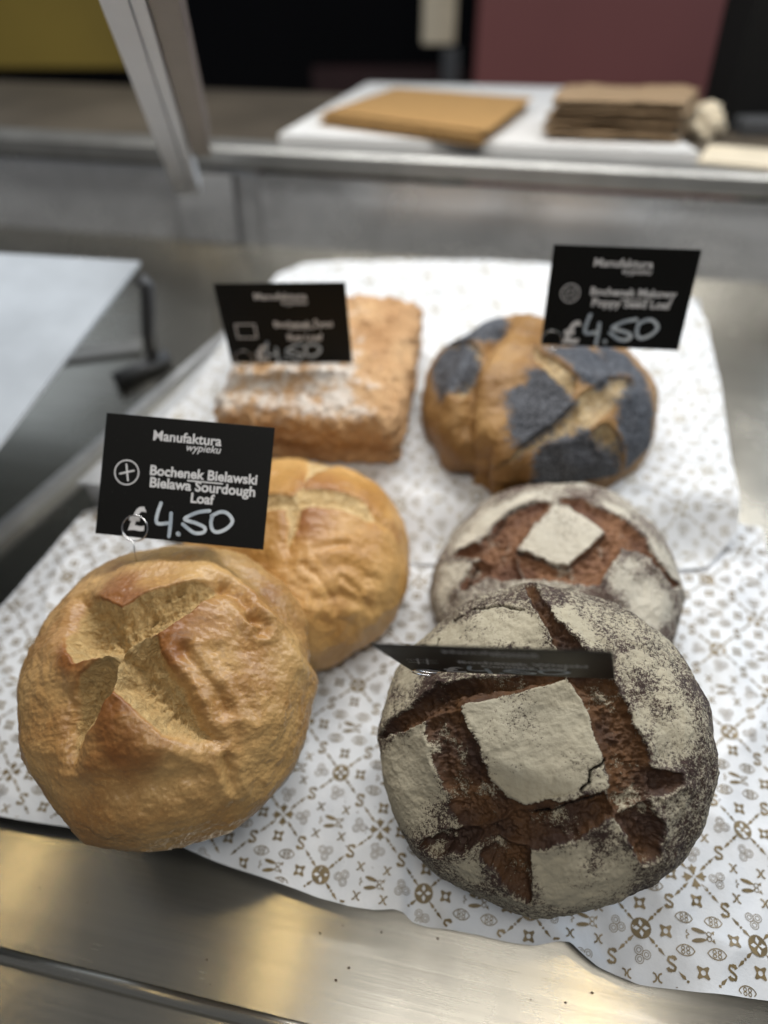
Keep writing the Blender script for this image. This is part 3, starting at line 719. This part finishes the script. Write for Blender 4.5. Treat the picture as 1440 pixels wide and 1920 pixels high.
def front_h(XY):
    d = np.full(len(XY), 1e3)
    for a, b in zip(FE[:-1], FE[1:]):
        e = b-a; t = np.clip(((XY-a)@e)/(e@e), 0, 1); d = np.minimum(d, np.linalg.norm(XY-a-t[:, None]*e, axis=1))
    P = np.c_[XY, np.zeros(len(XY))]
    z = fbm(P*14+4, 2)*0.0016+fbm(P*38+1, 2)*0.0006
    z = z+0.0040*np.exp(-d/0.018)*np.sin(XY[:, 0]*75+0.6)*(0.6+0.4*np.sin(XY[:, 0]*23))
    x0 = deck(752, 1700)[0]
    z = z-0.006*smooth(x0-0.004, x0+0.006, XY[:, 0]+(XY[:, 1])*0.15)*np.exp(-np.clip(d-0.01, 0, 9)/0.03)*(1-smooth(x0+0.10, x0+0.2, XY[:, 0]))
    # sharp soft creases running back from the edge
    for xc, sl, am, wd in ((deck(1230, 1700)[0], 0.5, 0.0016, 0.010), (deck(600, 1500)[0], -0.3, 0.0013, 0.008), (deck(1330, 1500)[0], 0.1, 0.0018, 0.012), (deck(1150, 1780)[0], -0.4, 0.0015, 0.007)):
        z = z+am*np.exp(-((XY[:, 0]-xc-sl*XY[:, 1])/wd)**2)
    rg = 1-np.abs(noise(P*8.5+21)); z = z+0.0026*rg**9+0.0012*(1-np.abs(noise(P*17+3)))**9
    return z+0.0006
paper_sheet('white gold-patterned paper with a wavy front edge under the four front loaves', FE, bk, lf, rt, front_h, 260, 150, D0, ANG, [M['paper'], M['gold'], M['gold_light']])
H2 = RAISE+0.003
b_px = [(498, 545), (520, 514), (565, 494), (640, 488), (900, 488), (1180, 500), (1290, 545), (1325, 605)]
RB = [deck(x, y, H2) for x, y in b_px]; t0, t1 = deck(215, 900, RAISE), deck(1384, 945, RAISE); tn = (t1-t0)/np.linalg.norm(t1-t0); tn = np.array([tn[1], -tn[0]])
RF = [t0+(t1-t0)*k+tn*o for k, o in ((0, 0.004), (0.06, 0.035), (0.2, 0.055), (0.4, 0.058), (0.6, 0.054), (0.8, 0.058), (0.95, 0.046), (1.0, 0.018))]
RL = [RF[0], deck(290, 800, H2), deck(350, 745, H2), deck(420, 635, H2), RB[0]]; RR = [RF[-1], deck(1370, 850, H2), deck(1352, 730, H2), RB[-1]]
def rear_h(XY):
    P = np.c_[XY, np.zeros(len(XY))]
    a, b = deck(142, 905, RAISE), deck(1384, 945, RAISE); e = (b-a)/np.linalg.norm(b-a)
    d = (XY-a)@np.array([-e[1], e[0]])          # behind the front edge of the raised tray
    drop = (H2-0.0045)*smooth(0.008, -0.050, d+0.006*np.sin(XY[:, 0]*41))
    return H2-drop+fbm(P*16+14, 2)*0.0018*smooth(-0.03, 0.02, d)+fbm(P*45, 2)*0.0006
paper_sheet('gold-patterned paper sheet with print paled by overexposure on the raised back tray under the poppy and tin loaves', RF, RB, RL, RR, rear_h, 150, 120, deck(1000, 600, H2), ANG+0.25, [M['paper'], M['gold_overexposed'], M['gold_overexposed']])

# ------------------------------------------------------------------ trays
def polyslab(mb, P, z0, z1):
    n = len(P); V = [(x, y, z0) for x, y in P]+[(x, y, z1) for x, y in P]
    mb.add(V, [tuple(range(n-1, -1, -1)), tuple(range(n, 2*n))]+[(i, (i+1) % n, n+(i+1) % n, n+i) for i in range(n)])
x_l = deck(-60, 1200)[0]
y_f = deck(1000, 1700)[1]
tr = thing('display_tray', 'low steel tray under the front patterned paper', 'tray', MD, 'steel bread trays')
mb = MB(); mb.box(-0.30, 0.42, 0.022, 0.215, -0.006, -0.0035, 0, 0.001); mb.build('tray_base', M['steel_back'], tr)
p0 = deck(142, 905, RAISE); p1 = deck(1405, 985, RAISE)
tr2 = thing('display_tray', 'raised steel tray step with a bare corner beside the sharp price card', 'tray', MD, 'steel bread trays')
yb = deck(900, 500, RAISE)[1]
pr, pq = deck(1366, 945, RAISE), deck(1312, 560, RAISE)
mb = MB(); polyslab(mb, [tuple(p0), tuple(pr), tuple(pq), tuple(deck(520, 525, RAISE)), tuple(deck(330, 735, RAISE))], RAISE-0.004, RAISE-0.0005); mb.build('tray_top', M['steel_back'], tr2)
mb = MB(); polyslab(mb, [(p0[0]+0.004, p0[1]+0.004), tuple(pr+[-0.003, 0.005]), tuple(pq+[-0.004, -0.004]), tuple(deck(525, 530, RAISE)), tuple(deck(336, 740, RAISE))], -0.017, RAISE-0.0045); mb.build('tray_riser', M['steel_back'], tr2)

# ------------------------------------------------------------------ the display case
BASE = -0.018
case = thing('display_case', 'brushed stainless steel bakery display counter holding the loaves', 'display case', MD)
y_bead = deck(260, 1855, BASE)[1]
y_back = deck(720, 478, BASE)[1]
mb = MB(); mb.box(-0.95, 0.75, y_bead+0.004, y_back, BASE-0.004, BASE, 0); mb.build('base_plate', M['steel'], case)
bead = MB(); bead.tube([(-0.95, y_bead, BASE-0.0035), (0.75, y_bead, BASE-0.0035)], 0.0050, 16); bead.build('rolled_edge', M['steel'], case)
mb = MB(); mb.box(-0.95, 0.75, y_bead-0.045, y_bead-0.003, BASE-0.010, BASE-0.005, 0, 0.002); mb.build('front_lip', M['steel'], case)
mb = MB(); mb.box(-0.95, 0.75, y_bead-0.060, y_bead-0.046, BASE-0.026, BASE-0.012, 0, 0.002); mb.build('front_gasket', M['black_gap'], case)
# side rail left of the trays
ra = deck(0, 985, BASE+0.012); rb = deck(345, 690, BASE+0.012)
rd = (rb-ra)/np.linalg.norm(rb-ra); rn = np.array([-rd[1], rd[0]]); r0 = ra-rd*0.25; r1 = rb+rd*0.12
mb = MB(); P = [r0+rn*0.004, r0-rn*0.004, r1-rn*0.004, r1+rn*0.004]; polyslab(mb, [tuple(p) for p in P], BASE, BASE+0.012); mb.build('divider_rail', M['steel_back'], case)
ra2 = deck(0, 1130, BASE+0.002)
qa, qb = deck(40, 668, BASE+0.008), deck(262, 640, BASE+0.008)
qd = (qb-qa)/np.linalg.norm(qb-qa); qn = np.array([-qd[1], qd[0]])*0.012
mb = MB(); polyslab(mb, [tuple(qa-qn), tuple(qb-qn), tuple(qb+qn), tuple(qa+qn)], BASE, BASE+0.004); mb.build('light_streak_strip', M['steel_ledge'], case)  # strip added in place of a light streak on the base
# back panel and ledge stand upright
def case_part(mb, name, mat):
    o = mb.build(name, mat, case); o.matrix_parent_inverse = MD.inverted() @ MCASE; return o
pb = deck_w(0, y_back, BASE); d0 = pb-DO; YB = d0@np.array([math.sin(YAW), math.cos(YAW), 0]); ZB = d0[2]; ZT = ZB+0.118
mb = MB(); mb.box(-0.40, 0.75, YB, YB+0.012, ZB-0.03, ZT-0.030, 0, 0.002); case_part(mb, 'back_panel', M['panel'])
mb = MB(); mb.box(-1.2, -0.402, YB+0.004, YB+0.016, ZB-0.03, ZT-0.026, 0, 0.002); case_part(mb, 'back_panel', M['panel'])
mb = MB(); mb.box(-1.2, 0.85, YB-0.006, YB+0.040, ZT-0.024, ZT, 0, 0.004); case_part(mb, 'back_ledge', M['steel_ledge'])
yk = float(np.dot(hit_z(600, 172, DO[2]+ZT)-DO, [math.sin(YAW), math.cos(YAW), 0]))
mb = MB(); mb.box(-1.2, 1.2, YB+0.042, yk, ZT-0.03, ZT-0.002, 0, 0.002); case_part(mb, 'counter_top', M['tan'])
xs0, xs1 = deck(330, 478, BASE)[0], deck(438, 478, BASE)[0]
mb = MB(); mb.box(xs1+0.001, xs1+0.004, YB-0.0015, YB-0.0005, ZB, ZT-0.033); case_part(mb, 'panel_seam', M['dark_metal'])
mb = MB(); mb.box(xs0, xs1, YB-0.0035, YB-0.001, ZB, ZT-0.033, 0, 0.001); case_part(mb, 'upright_strip', M['panel'])
# leaning post
A = np.array([-0.230, 0.925, 1.45-0.242]); B = np.array([-0.156, 0.52, 1.45+0.008])
dz = (B-A)/np.linalg.norm(B-A); dx = np.array([1.0, 0.05, 0]); dx -= dz*(dx@dz); dx /= np.linalg.norm(dx); dy = np.cross(dz, dx)
mp = mat4(dx, dy, dz, A); Ln = np.linalg.norm(B-A)
def post(mb, name, mat):
    o = mb.build(name, mat, case); o.matrix_parent_inverse = MD.inverted() @ mp; return o
mb = MB(); mb.box(-0.016, 0.002, -0.008, 0.010, -0.02, Ln, 0, 0.001); mb.box(0.004, 0.013, -0.008, 0.010, -0.02, Ln, 0, 0.001); post(mb, 'canopy_post', M['alu'])
mb = MB(); mb.box(0.0145, 0.034, -0.004, 0.030, 0.10, Ln, 0, 0.001); post(mb, 'post_right_side', M['alu_dark'])  # darker right side of the post, as its own box

# ------------------------------------------------------------------ stand on the left
st = thing('display_stand', 'raised pale shelf on a dark leg at the far left', 'display stand', MD)
def to_deck(p): d = np.asarray(p)-DO; return np.array([d@EX, d@EY, d@EN])
c0 = to_deck(CAM+np.array([-0.2375, 0.72, -0.261])); c1 = to_deck(CAM+np.array([-0.300, 0.45, -0.313]))
zs = c0[2]; e = (c1-c0)[:2]; e /= np.linalg.norm(e)
mb = MB(); polyslab(mb, [tuple(c0[:2]), tuple(c0[:2]-np.array([0.5, 0.02])), tuple(c0[:2]-np.array([0.5, 0.02])+e*0.55), tuple(c0[:2]+e*0.55)], zs-0.004, zs); mb.build('shelf_plate', M['shelf'], st)
ft = deck(292, 690, BASE)
mb = MB(); mb.tube([(c0[0]+0.002, c0[1]-0.012, zs-0.012), (c0[0]+0.006, c0[1]-0.010, zs-0.02), (c0[0]*0.4+ft[0]*0.6, c0[1]*0.4+ft[1]*0.6-0.005, BASE+0.05), (ft[0], ft[1], BASE+0.010)], 0.0070, 12); mb.build('leg', M['dark_metal'], st)
mb = MB(); mb.tube([(ft[0]+0.012, ft[1]+0.012, BASE+0.009), (ft[0]-0.030, ft[1]-0.036, BASE+0.009)], 0.0075, 12); mb.build('foot', M['dark_metal'], st)

# ------------------------------------------------------------------ price cards
def text_mesh(body, width, height=None, bold=0.0, shear=0.0):
    cu = bpy.data.curves.new('t', 'FONT'); cu.body = body; cu.size = 1.0; cu.offset = bold; cu.shear = shear; cu.resolution_u = 4
    o = bpy.data.objects.new('t', cu); COL.objects.link(o)
    bpy.context.view_layer.update()
    me = bpy.data.meshes.new_from_object(o.evaluated_get(bpy.context.evaluated_depsgraph_get()))
    bpy.data.objects.remove(o); bpy.data.curves.remove(cu)
    V = np.array([v.co[:2] for v in me.vertices]); Fs = [list(p.vertices) for p in me.polygons]; bpy.data.meshes.remove(me)
    mn, mx = V.min(0), V.max(0); V = V-(mn+mx)/2; s = width/(mx[0]-mn[0]) if width else height/(mx[1]-mn[1])
    return V*s, Fs
CW, CH = 0.104, 0.074
def XYc(x, y): return ((x-0.5)*CW, (0.5-y)*CH)
def flat_stroke(mb, P, wd, z, mi=0):
    P = np.array([XYc(*p) for p in P]); 
    # smooth the polyline
    k = len(P)
    if k > 2:
        t = np.arange(k); tt = np.linspace(0, k-1, (k-1)*6+1); Q = []
        for u in tt:
            i = min(int(u), k-2); f = u-i; p0, p1, p2, p3 = P[max(i-1, 0)], P[i], P[i+1], P[min(i+2, k-1)]
            Q.append(0.5*((2*p1)+(-p0+p2)*f+(2*p0-5*p1+4*p2-p3)*f*f+(-p0+3*p1-3*p2+p3)*f**3))
        P = np.array(Q)
    T = np.gradient(P, axis=0); Nn = np.stack([-T[:, 1], T[:, 0]], 1); Nn /= np.linalg.norm(Nn, axis=1, keepdims=True)+1e-12
    A, B = P+Nn*wd/2, P-Nn*wd/2
    for i in range(len(P)-1): mb.add([(*A[i], z), (*B[i], z), (*B[i+1], z), (*A[i+1], z)], [(0, 1, 2, 3)], mi)
    for c in (P[0], P[-1]):
        mb.add([(c[0]+wd/2*math.cos(a), c[1]+wd/2*math.sin(a), z+0.00003) for a in np.linspace(0, 2*math.pi, 14, endpoint=False)], [tuple(range(14))], mi)
def circle(mb, x, y, r, wd, z):
    cx, cy = XYc(x, y); n = 40
    for i in range(n):
        a, b = 2*math.pi*i/n, 2*math.pi*(i+1)/n
        mb.add([(cx+(r-wd/2)*math.cos(a), cy+(r-wd/2)*math.sin(a), z), (cx+(r+wd/2)*math.cos(a), cy+(r+wd/2)*math.sin(a), z), (cx+(r+wd/2)*math.cos(b), cy+(r+wd/2)*math.sin(b), z), (cx+(r-wd/2)*math.cos(b), cy+(r-wd/2)*math.sin(b), z)], [(0, 1, 2, 3)])
def price_card(label, ctr, up, right, lines, icon, price, pound, ringpos, pin):
    ctr = CAM+np.array(ctr); up = np.array(up); right = np.array(right)
    right = right/np.linalg.norm(right); up = up-right*(up@right); up /= np.linalg.norm(up); nn = np.cross(right, up)
    t = thing('price_card', label, 'price card', mat4(right, up, nn, ctr), 'black price cards')
    mb = MB(); mb.box(-CW/2, CW/2, -CH/2, CH/2, -0.0008, 0, 0, 0.0002); mb.build('panel', M['card'], t)
    z = 0.00012
    def txt(name, body, x, y, width, bold, shear=0, height=None, mat='print'):
        V, Fs = text_mesh(body, width*CW if width else None, height, bold, shear); cx, cy = XYc(x, y)
        m = MB(); m.add([(a+cx, b+cy, z) for a, b in V], Fs); return m.build(name, M[mat], t)
    txt('brand_text', 'Manufaktura', 0.495, 0.150, 0.405, 0.022); txt('brand_text', 'wypieku', 0.597, 0.232, 0.205, 0.010, 0.25)
    for (body, x, y, wdt) in lines: txt('product_text', body, x, y, wdt, 0.03)
    txt('pound_sign', '£', pound[0], pound[1], None, 0.03, 0, pound[2]*CH)
    m = MB(); y0 = lines[0][2]+0.058; flat_stroke(m, [(0.52, y0), (0.725, y0)], 0.0009, z); m.build('underline', M['print'], t)
    m = MB()
    if icon == 'cross':
        circle(m, 0.154, 0.475, 0.0074, 0.0008, z); flat_stroke(m, [(0.115, 0.49), (0.195, 0.455)], 0.0011, z); flat_stroke(m, [(0.148, 0.41), (0.166, 0.54)], 0.0011, z+0.00004)
    if icon == 'square':
        circle(m, 0.16, 0.46, 0.0066, 0.0008, z)
        for a, b in (((0.13, 0.42), (0.19, 0.42)), ((0.13, 0.50), (0.19, 0.50)), ((0.13, 0.42), (0.13, 0.50)), ((0.19, 0.42), (0.19, 0.50)), ((0.145, 0.46), (0.175, 0.46))): flat_stroke(m, [a, b], 0.0006, z)
    if icon == 'brick':
        for a, b in (((0.10, 0.49), (0.255, 0.49)), ((0.10, 0.66), (0.255, 0.66)), ((0.10, 0.49), (0.10, 0.66)), ((0.255, 0.49), (0.255, 0.66))): flat_stroke(m, [a, b], 0.0011, z)
    if icon == 'hash':
        for a, b in (((0.13, 0.44), (0.10, 0.66)), ((0.175, 0.44), (0.145, 0.66)), ((0.07, 0.50), (0.21, 0.50)), ((0.06, 0.60), (0.20, 0.60))): flat_stroke(m, [a, b], 0.0007, z)
    m.build('pictogram', M['print'], t)
    m = MB(); sx, sy, s = price
    for i, S in enumerate([[(0.335, 0.70), (0.322, 0.77), (0.316, 0.845), (0.335, 0.87), (0.395, 0.855)], [(0.40, 0.775), (0.402, 0.86), (0.400, 0.965)], [(0.452, 0.935), (0.456, 0.94)],
              [(0.625, 0.725), (0.56, 0.745), (0.505, 0.785), (0.485, 0.815), (0.55, 0.835), (0.605, 0.865), (0.600, 0.905), (0.545, 0.915), (0.475, 0.855)],
              [(0.645, 0.76), (0.640, 0.82), (0.655, 0.88), (0.690, 0.89), (0.740, 0.85), (0.765, 0.79), (0.735, 0.735), (0.690, 0.725), (0.640, 0.765)]]):
        flat_stroke(m, [((x-0.54)*s+0.58+sx, (y-0.83)*s+0.83+sy) for x, y in S], 0.0022*s if i != 2 else 0.0027, z+0.00002*i)
    m.build('price_writing', M['chalk'], t)
    m = MB(); cx, cy = XYc(*ringpos); r = 0.0078; P = []
    for k in range(61):
        a = -math.pi/2+2*math.pi*2*k/60; P.append((cx+r*math.cos(a), cy+r*math.sin(a), -0.0016+0.0032*k/60))
    tgt = np.array(pin); loc = np.array([(tgt-ctr)@right, (tgt-ctr)@up, (tgt-ctr)@nn])
    P2 = [(cx, cy-r, 0.0016), tuple(0.5*np.array([cx, cy-r-0.004, 0.001])+0.5*loc), tuple(loc)]
    m.tube(P, 0.00042, 8); m.tube(P2, 0.00042, 8); m.build('wire_pin', M['wire'], t)
    return t
price_card('upright black card with cross in circle pictogram, standing sharp in the front golden loaf', (-0.121, 0.366, -0.267), (0.09, 0.62, 0.78), (0.99, -0.10, -0.04),
    [('Bochenek Bielawski', 0.61, 0.437, 0.635), ('Bielawa Sourdough', 0.61, 0.548, 0.625), ('Loaf', 0.618, 0.632, 0.14)], 'cross', (0, 0, 1.0), (0.243, 0.845, 0.205), (0.236, 0.925), at_depth(259, 1062, 0.462))
price_card('upright blurred black card with bright price, standing in the poppy seed loaf', (0.173, 0.530, -0.2205), (0.02, 0.12, 0.99), (1.0, -0.08, -0.01),
    [('Bochenek Makowy', 0.60, 0.442, 0.60), ('Poppy Seed Loaf', 0.60, 0.552, 0.555)], 'square', (-0.02, -0.015, 1.14), (0.215, 0.855, 0.245), (0.075, 0.95), at_depth(1030, 690, 0.60))
price_card('brownish black blurred card with a rectangle pictogram, standing in the tin loaf', (-0.080, 0.569, -0.2585), (-0.05, -0.13, 0.99), (1.0, -0.07, 0.04),
    [('Bochenek Żytni', 0.64, 0.49, 0.46), ('Rye Loaf', 0.64, 0.67, 0.28)], 'brick', (-0.05, 0.02, 0.98), (0.27, 0.865, 0.215), (0.115, 0.93), at_depth(448, 715, 0.665))
price_card('black card tipped almost edge on over the dark floured loaf', (0.054, 0.231, -0.2745), (-0.285, -0.485, 0.83), (0.955, -0.215, 0.20),
    [('Bochenek Wiejski', 0.60, 0.53, 0.58), ('Country Loaf', 0.60, 0.67, 0.40)], 'hash', (-0.02, -0.01, 1.05), (0.245, 0.85, 0.23), (0.09, 0.955), at_depth(800, 1270, 0.425))

# ------------------------------------------------------------------ on the counter behind
def up_mat(x, y, z, rz=0.0):
    return Matrix.Translation((x, y, z)) @ Matrix.Rotation(rz, 4, 'Z')
ZC = DO[2]+ZT-0.002
pA, pB, pC, pD = [hit_z(x, y, ZC+0.012) for x, y in ((522, 252), (1312, 285), (1120, 165), (690, 155))]
bd = MB(); polyslab(bd, [tuple(p[:2]) for p in (pA, pB, pC, pD)], ZC+0.001, ZC+0.012)
tag(bd.build('serving_board', M['white']), 'thin white board lying on the counter under the brown bags', 'board')
def wavy_bag(name, P4, z0, th, mat, label, group, seed, wav=0.004, n=18):
    P4 = [np.array(p[:2]) for p in P4]; g = np.linspace(0, 1, n); U, Vv = np.meshgrid(g, g, indexing='ij')
    XY = (1-U)[..., None]*(1-Vv)[..., None]*P4[0]+U[..., None]*(1-Vv)[..., None]*P4[1]+U[..., None]*Vv[..., None]*P4[2]+(1-U)[..., None]*Vv[..., None]*P4[3]
    XY = XY.reshape(-1, 2); dn = np.c_[XY*22, np.full(len(XY), seed)]
    e = np.minimum(np.minimum(U, 1-U), np.minimum(Vv, 1-Vv)).ravel()
    w_ = fbm(dn, 2)*wav; tt = th*(0.35+0.65*smooth(0, 0.12, e))
    lo = np.c_[XY, z0+np.clip(w_, -0.2*th, 9)]; hi = np.c_[XY, lo[:, 2]+tt]
    V = np.concatenate([lo, hi]); N2 = n*n; Fs = []
    for i in range(n-1):
        for j in range(n-1):
            a = i*n+j; Fs += [(a, a+1, a+n+1, a+n), (N2+a, N2+a+n, N2+a+n+1, N2+a+1)]
    rim = [(i, 0) for i in range(n)]+[(n-1, j) for j in range(1, n)]+[(i, n-1) for i in range(n-2, -1, -1)]+[(0, j) for j in range(n-2, 0, -1)]
    for (a, b), (c, d_) in zip(rim, rim[1:]+rim[:1]): p, q_ = a*n+b, c*n+d_; Fs.append((p, q_, N2+q_, N2+p))
    m = MB(); m.add(V, Fs, 0, False)
    return tag(m.build(name, mat), label, 'paper bag', group)
rnd = random.Random(4)
z = ZC+0.0135
flat = [hit_z(x, y, z+0.006) for x, y in ((602, 222), (905, 262), (992, 196), (735, 176))]
ctr2 = sum(np.array(p) for p in flat)/4
for k in range(4):
    sh = np.array([rnd.uniform(-.006, .006), rnd.uniform(-.006, .006), 0])
    wavy_bag('paper_bag', [p+sh for p in flat], z, 0.0030, M['kraft'], 'flat golden brown paper bag in the low pile on the white board', 'flat kraft bags in the low pile', 3+k, 0.0005); z += 0.0042
z = ZC+0.0135
s0 = [hit_z(x, y, ZC+0.014) for x, y in ((1020, 258), (1262, 266), (1290, 232), (1050, 224))]
for k in range(12):
    sh = np.array([0.0003*k+rnd.uniform(-.008, .008), rnd.uniform(-.007, .008), 0])
    wavy_bag('paper_bag', [p+sh for p in s0], z, 0.0030, M['kraft_pale' if k % 3 == 1 else 'kraft_grey'], 'folded greyish brown paper bag in the tall stack on the white board', 'brown bags in the tall stack', 20+k, 0.0045); z += 0.0037
# crumpled cream paper by the stack
pc = hit_z(1335, 262, ZC)
m = MB(); n = 26; V = []
for i in range(n):
    for j in range(n):
        th, ph = math.pi*i/(n-1), 2*math.pi*j/(n-1)
        V.append((math.sin(th)*math.cos(ph), math.sin(th)*math.sin(ph), math.cos(th)))
V = np.array(V); Rr = 1+0.35*fbm(V*2.1+4, 3); V = V*Rr[:, None]*[0.026, 0.020, 0.019]
m.add(V, [(i*n+j, (i+1)*n+j, (i+1)*n+j+1, i*n+j+1) for i in range(n-1) for j in range(n-1)], 0, False)
tag(m.build('crumpled_paper', M['cream'], None, up_mat(pc[0]-0.012, pc[1]+0.012, ZC+0.020)), 'small crumpled cream paper beside the tall stack of bags', 'crumpled paper')
m = MB(); q4 = [hit_z(x, y, ZC+0.006) for x, y in ((1308, 300), (1500, 318), (1500, 285), (1330, 270))]
polyslab(m, [tuple(p[:2]) for p in q4], ZC+0.001, ZC+0.006)
tag(m.build('cream_card', M['cream']), 'cream card strip lying at the right end of the counter', 'card')
# black machine at the far right
k0 = hit_z(1355, 262, ZC); 
m = MB(); V = []
P0 = hit_z(1362, 262, ZC); yq = P0[1]+0.05
def onY(px, py, Y): r = ray(px, py); return CAM+r*((Y-CAM[1])/r[1])
a0, a1 = onY(1350, 268, yq), onY(1432, -60, yq)
V = [(a0[0], yq, ZC), (a0[0]+0.35, yq, ZC), (a1[0]+0.35, yq, a1[2]), (a1[0], yq, a1[2]), (a0[0]+0.01, yq+0.12, ZC), (a0[0]+0.36, yq+0.12, ZC), (a1[0]+0.36, yq+0.12, a1[2]), (a1[0]+0.01, yq+0.12, a1[2])]
m.add(V, [(0, 1, 2, 3), (7, 6, 5, 4), (0, 4, 5, 1), (1, 5, 6, 2), (2, 6, 7, 3), (3, 7, 4, 0)])
mc = thing('counter_machine', 'black machine with a slanted edge standing at the far right of the counter', 'machine', Matrix.Identity(4))
m.build('housing', M['black_gap'], mc)
m = MB(); b0 = onY(1385, 255, yq-0.03); m.box(b0[0], b0[0]+0.3, yq-0.035, yq-0.002, ZC, ZC+0.020, 0, 0.003); m.build('foot_plate', M['dark_metal'], mc)

# ------------------------------------------------------------------ behind the counter
YW = 2.2
def wall_panel(name, label, cat, px0, px1, pyt, pyb, Y, mat, th=0.04, kind=None):
    a, b = onY(px0, pyb, Y), onY(px1, pyt, Y)
    m = MB(); m.box(a[0], b[0], Y, Y+th, a[2], b[2], 0, 0.003); o = m.build(name, mat)
    return tag(o, label, cat, None, kind)
wall_panel('back_wall', None, None, -1500, 2900, -900, 700, YW+0.5, M['blackwall'], 0.05, 'structure')
wall_panel('wall_panel', 'plain maroon panel behind the brown bags on the right', 'wall panel', 872, 1560, -250, 420, YW, M['maroon'])
wall_panel('wall_panel', 'ochre yellow panel in the upper left background', 'wall panel', -400, 262, -300, 128, YW, M['yellow'])
wall_panel('wall_post', 'narrow cream post between the black gap and maroon panel', 'post', 792, 866, -200, 84, YW+0.05, M['cream'])
wall_panel('wall_panel', 'dark red low panel below the cream post', 'wall panel', 600, 872, 126, 420, YW+0.12, plain('dark_red_panel', (0.022, 0.004, 0.005), 0.5))
wall_panel('steel_column', 'short grey metal column beside the maroon panel', 'column', 818, 862, 90, 400, YW+0.02, M['dark_metal'])
# tan worktop at the left rear
qa = [hit_z(x, y, ZC+0.02) for x, y in ((-300, 215), (400, 218), (520, 190), (-300, 160))]
# ------------------------------------------------------------------ crumbs
m = MB(); rnd = random.Random(11)
spots = [(165, 1693), (388, 1800), (394, 1846), (654, 1815), (630, 1838), (600, 1660+90), (650, 1728), (715, 1748), (643, 1735), (1093, 1857), (1110, 1862), (995, 1875), (1060, 1880), (820, 1760), (75, 1665)]
for (x, y) in spots:
    p = deck(x, y, BASE); r = rnd.uniform(0.0002, 0.0008)
    for k in range(2):
        V = [(p[0]+rnd.uniform(-1, 1)*r*0.5+r*math.cos(a)*rnd.uniform(.6, 1.2)*(1 if k else 0.5), p[1]+r*math.sin(a)*rnd.uniform(.5, 1.1), BASE+0.0003+zz*r*0.9) for zz in (0, 1) for a in np.linspace(0, 2*math.pi, 6, endpoint=False)]
        m.add(V, [tuple(range(6, 12))]+[(i, (i+1) % 6, 6+(i+1) % 6, 6+i) for i in range(6)])
for k in range(46):
    px, py = rnd.choice([(rnd.uniform(620, 720), rnd.uniform(1440, 1660)), (rnd.uniform(1290, 1430), rnd.uniform(1380, 1700)), (rnd.uniform(600, 1100), rnd.uniform(1600, 1740)), (rnd.uniform(640, 800), rnd.uniform(1080, 1250))])
    p = deck(px, py, 0.003); 
    if sdist(p[None], np.concatenate([FE, [deck(1600, 1000), deck(0, 1000)]]))[0] > -0.004: continue
    zz0 = float(front_h(p[None])[0]); r = rnd.uniform(0.0002, 0.0006)
    V = [(p[0]+r*math.cos(a)*rnd.uniform(.6, 1.3), p[1]+r*math.sin(a)*rnd.uniform(.5, 1.1), zz0+0.0005+zz*r) for zz in (0, 1) for a in np.linspace(0, 2*math.pi, 6, endpoint=False)]
    m.add(V, [tuple(range(6, 12))]+[(i, (i+1) % 6, 6+(i+1) % 6, 6+i) for i in range(6)])
tag(m.build('crumbs', M['crumb'], None, MD), 'brown bread crumbs scattered on the bare steel and front paper', 'crumbs', None, 'stuff')
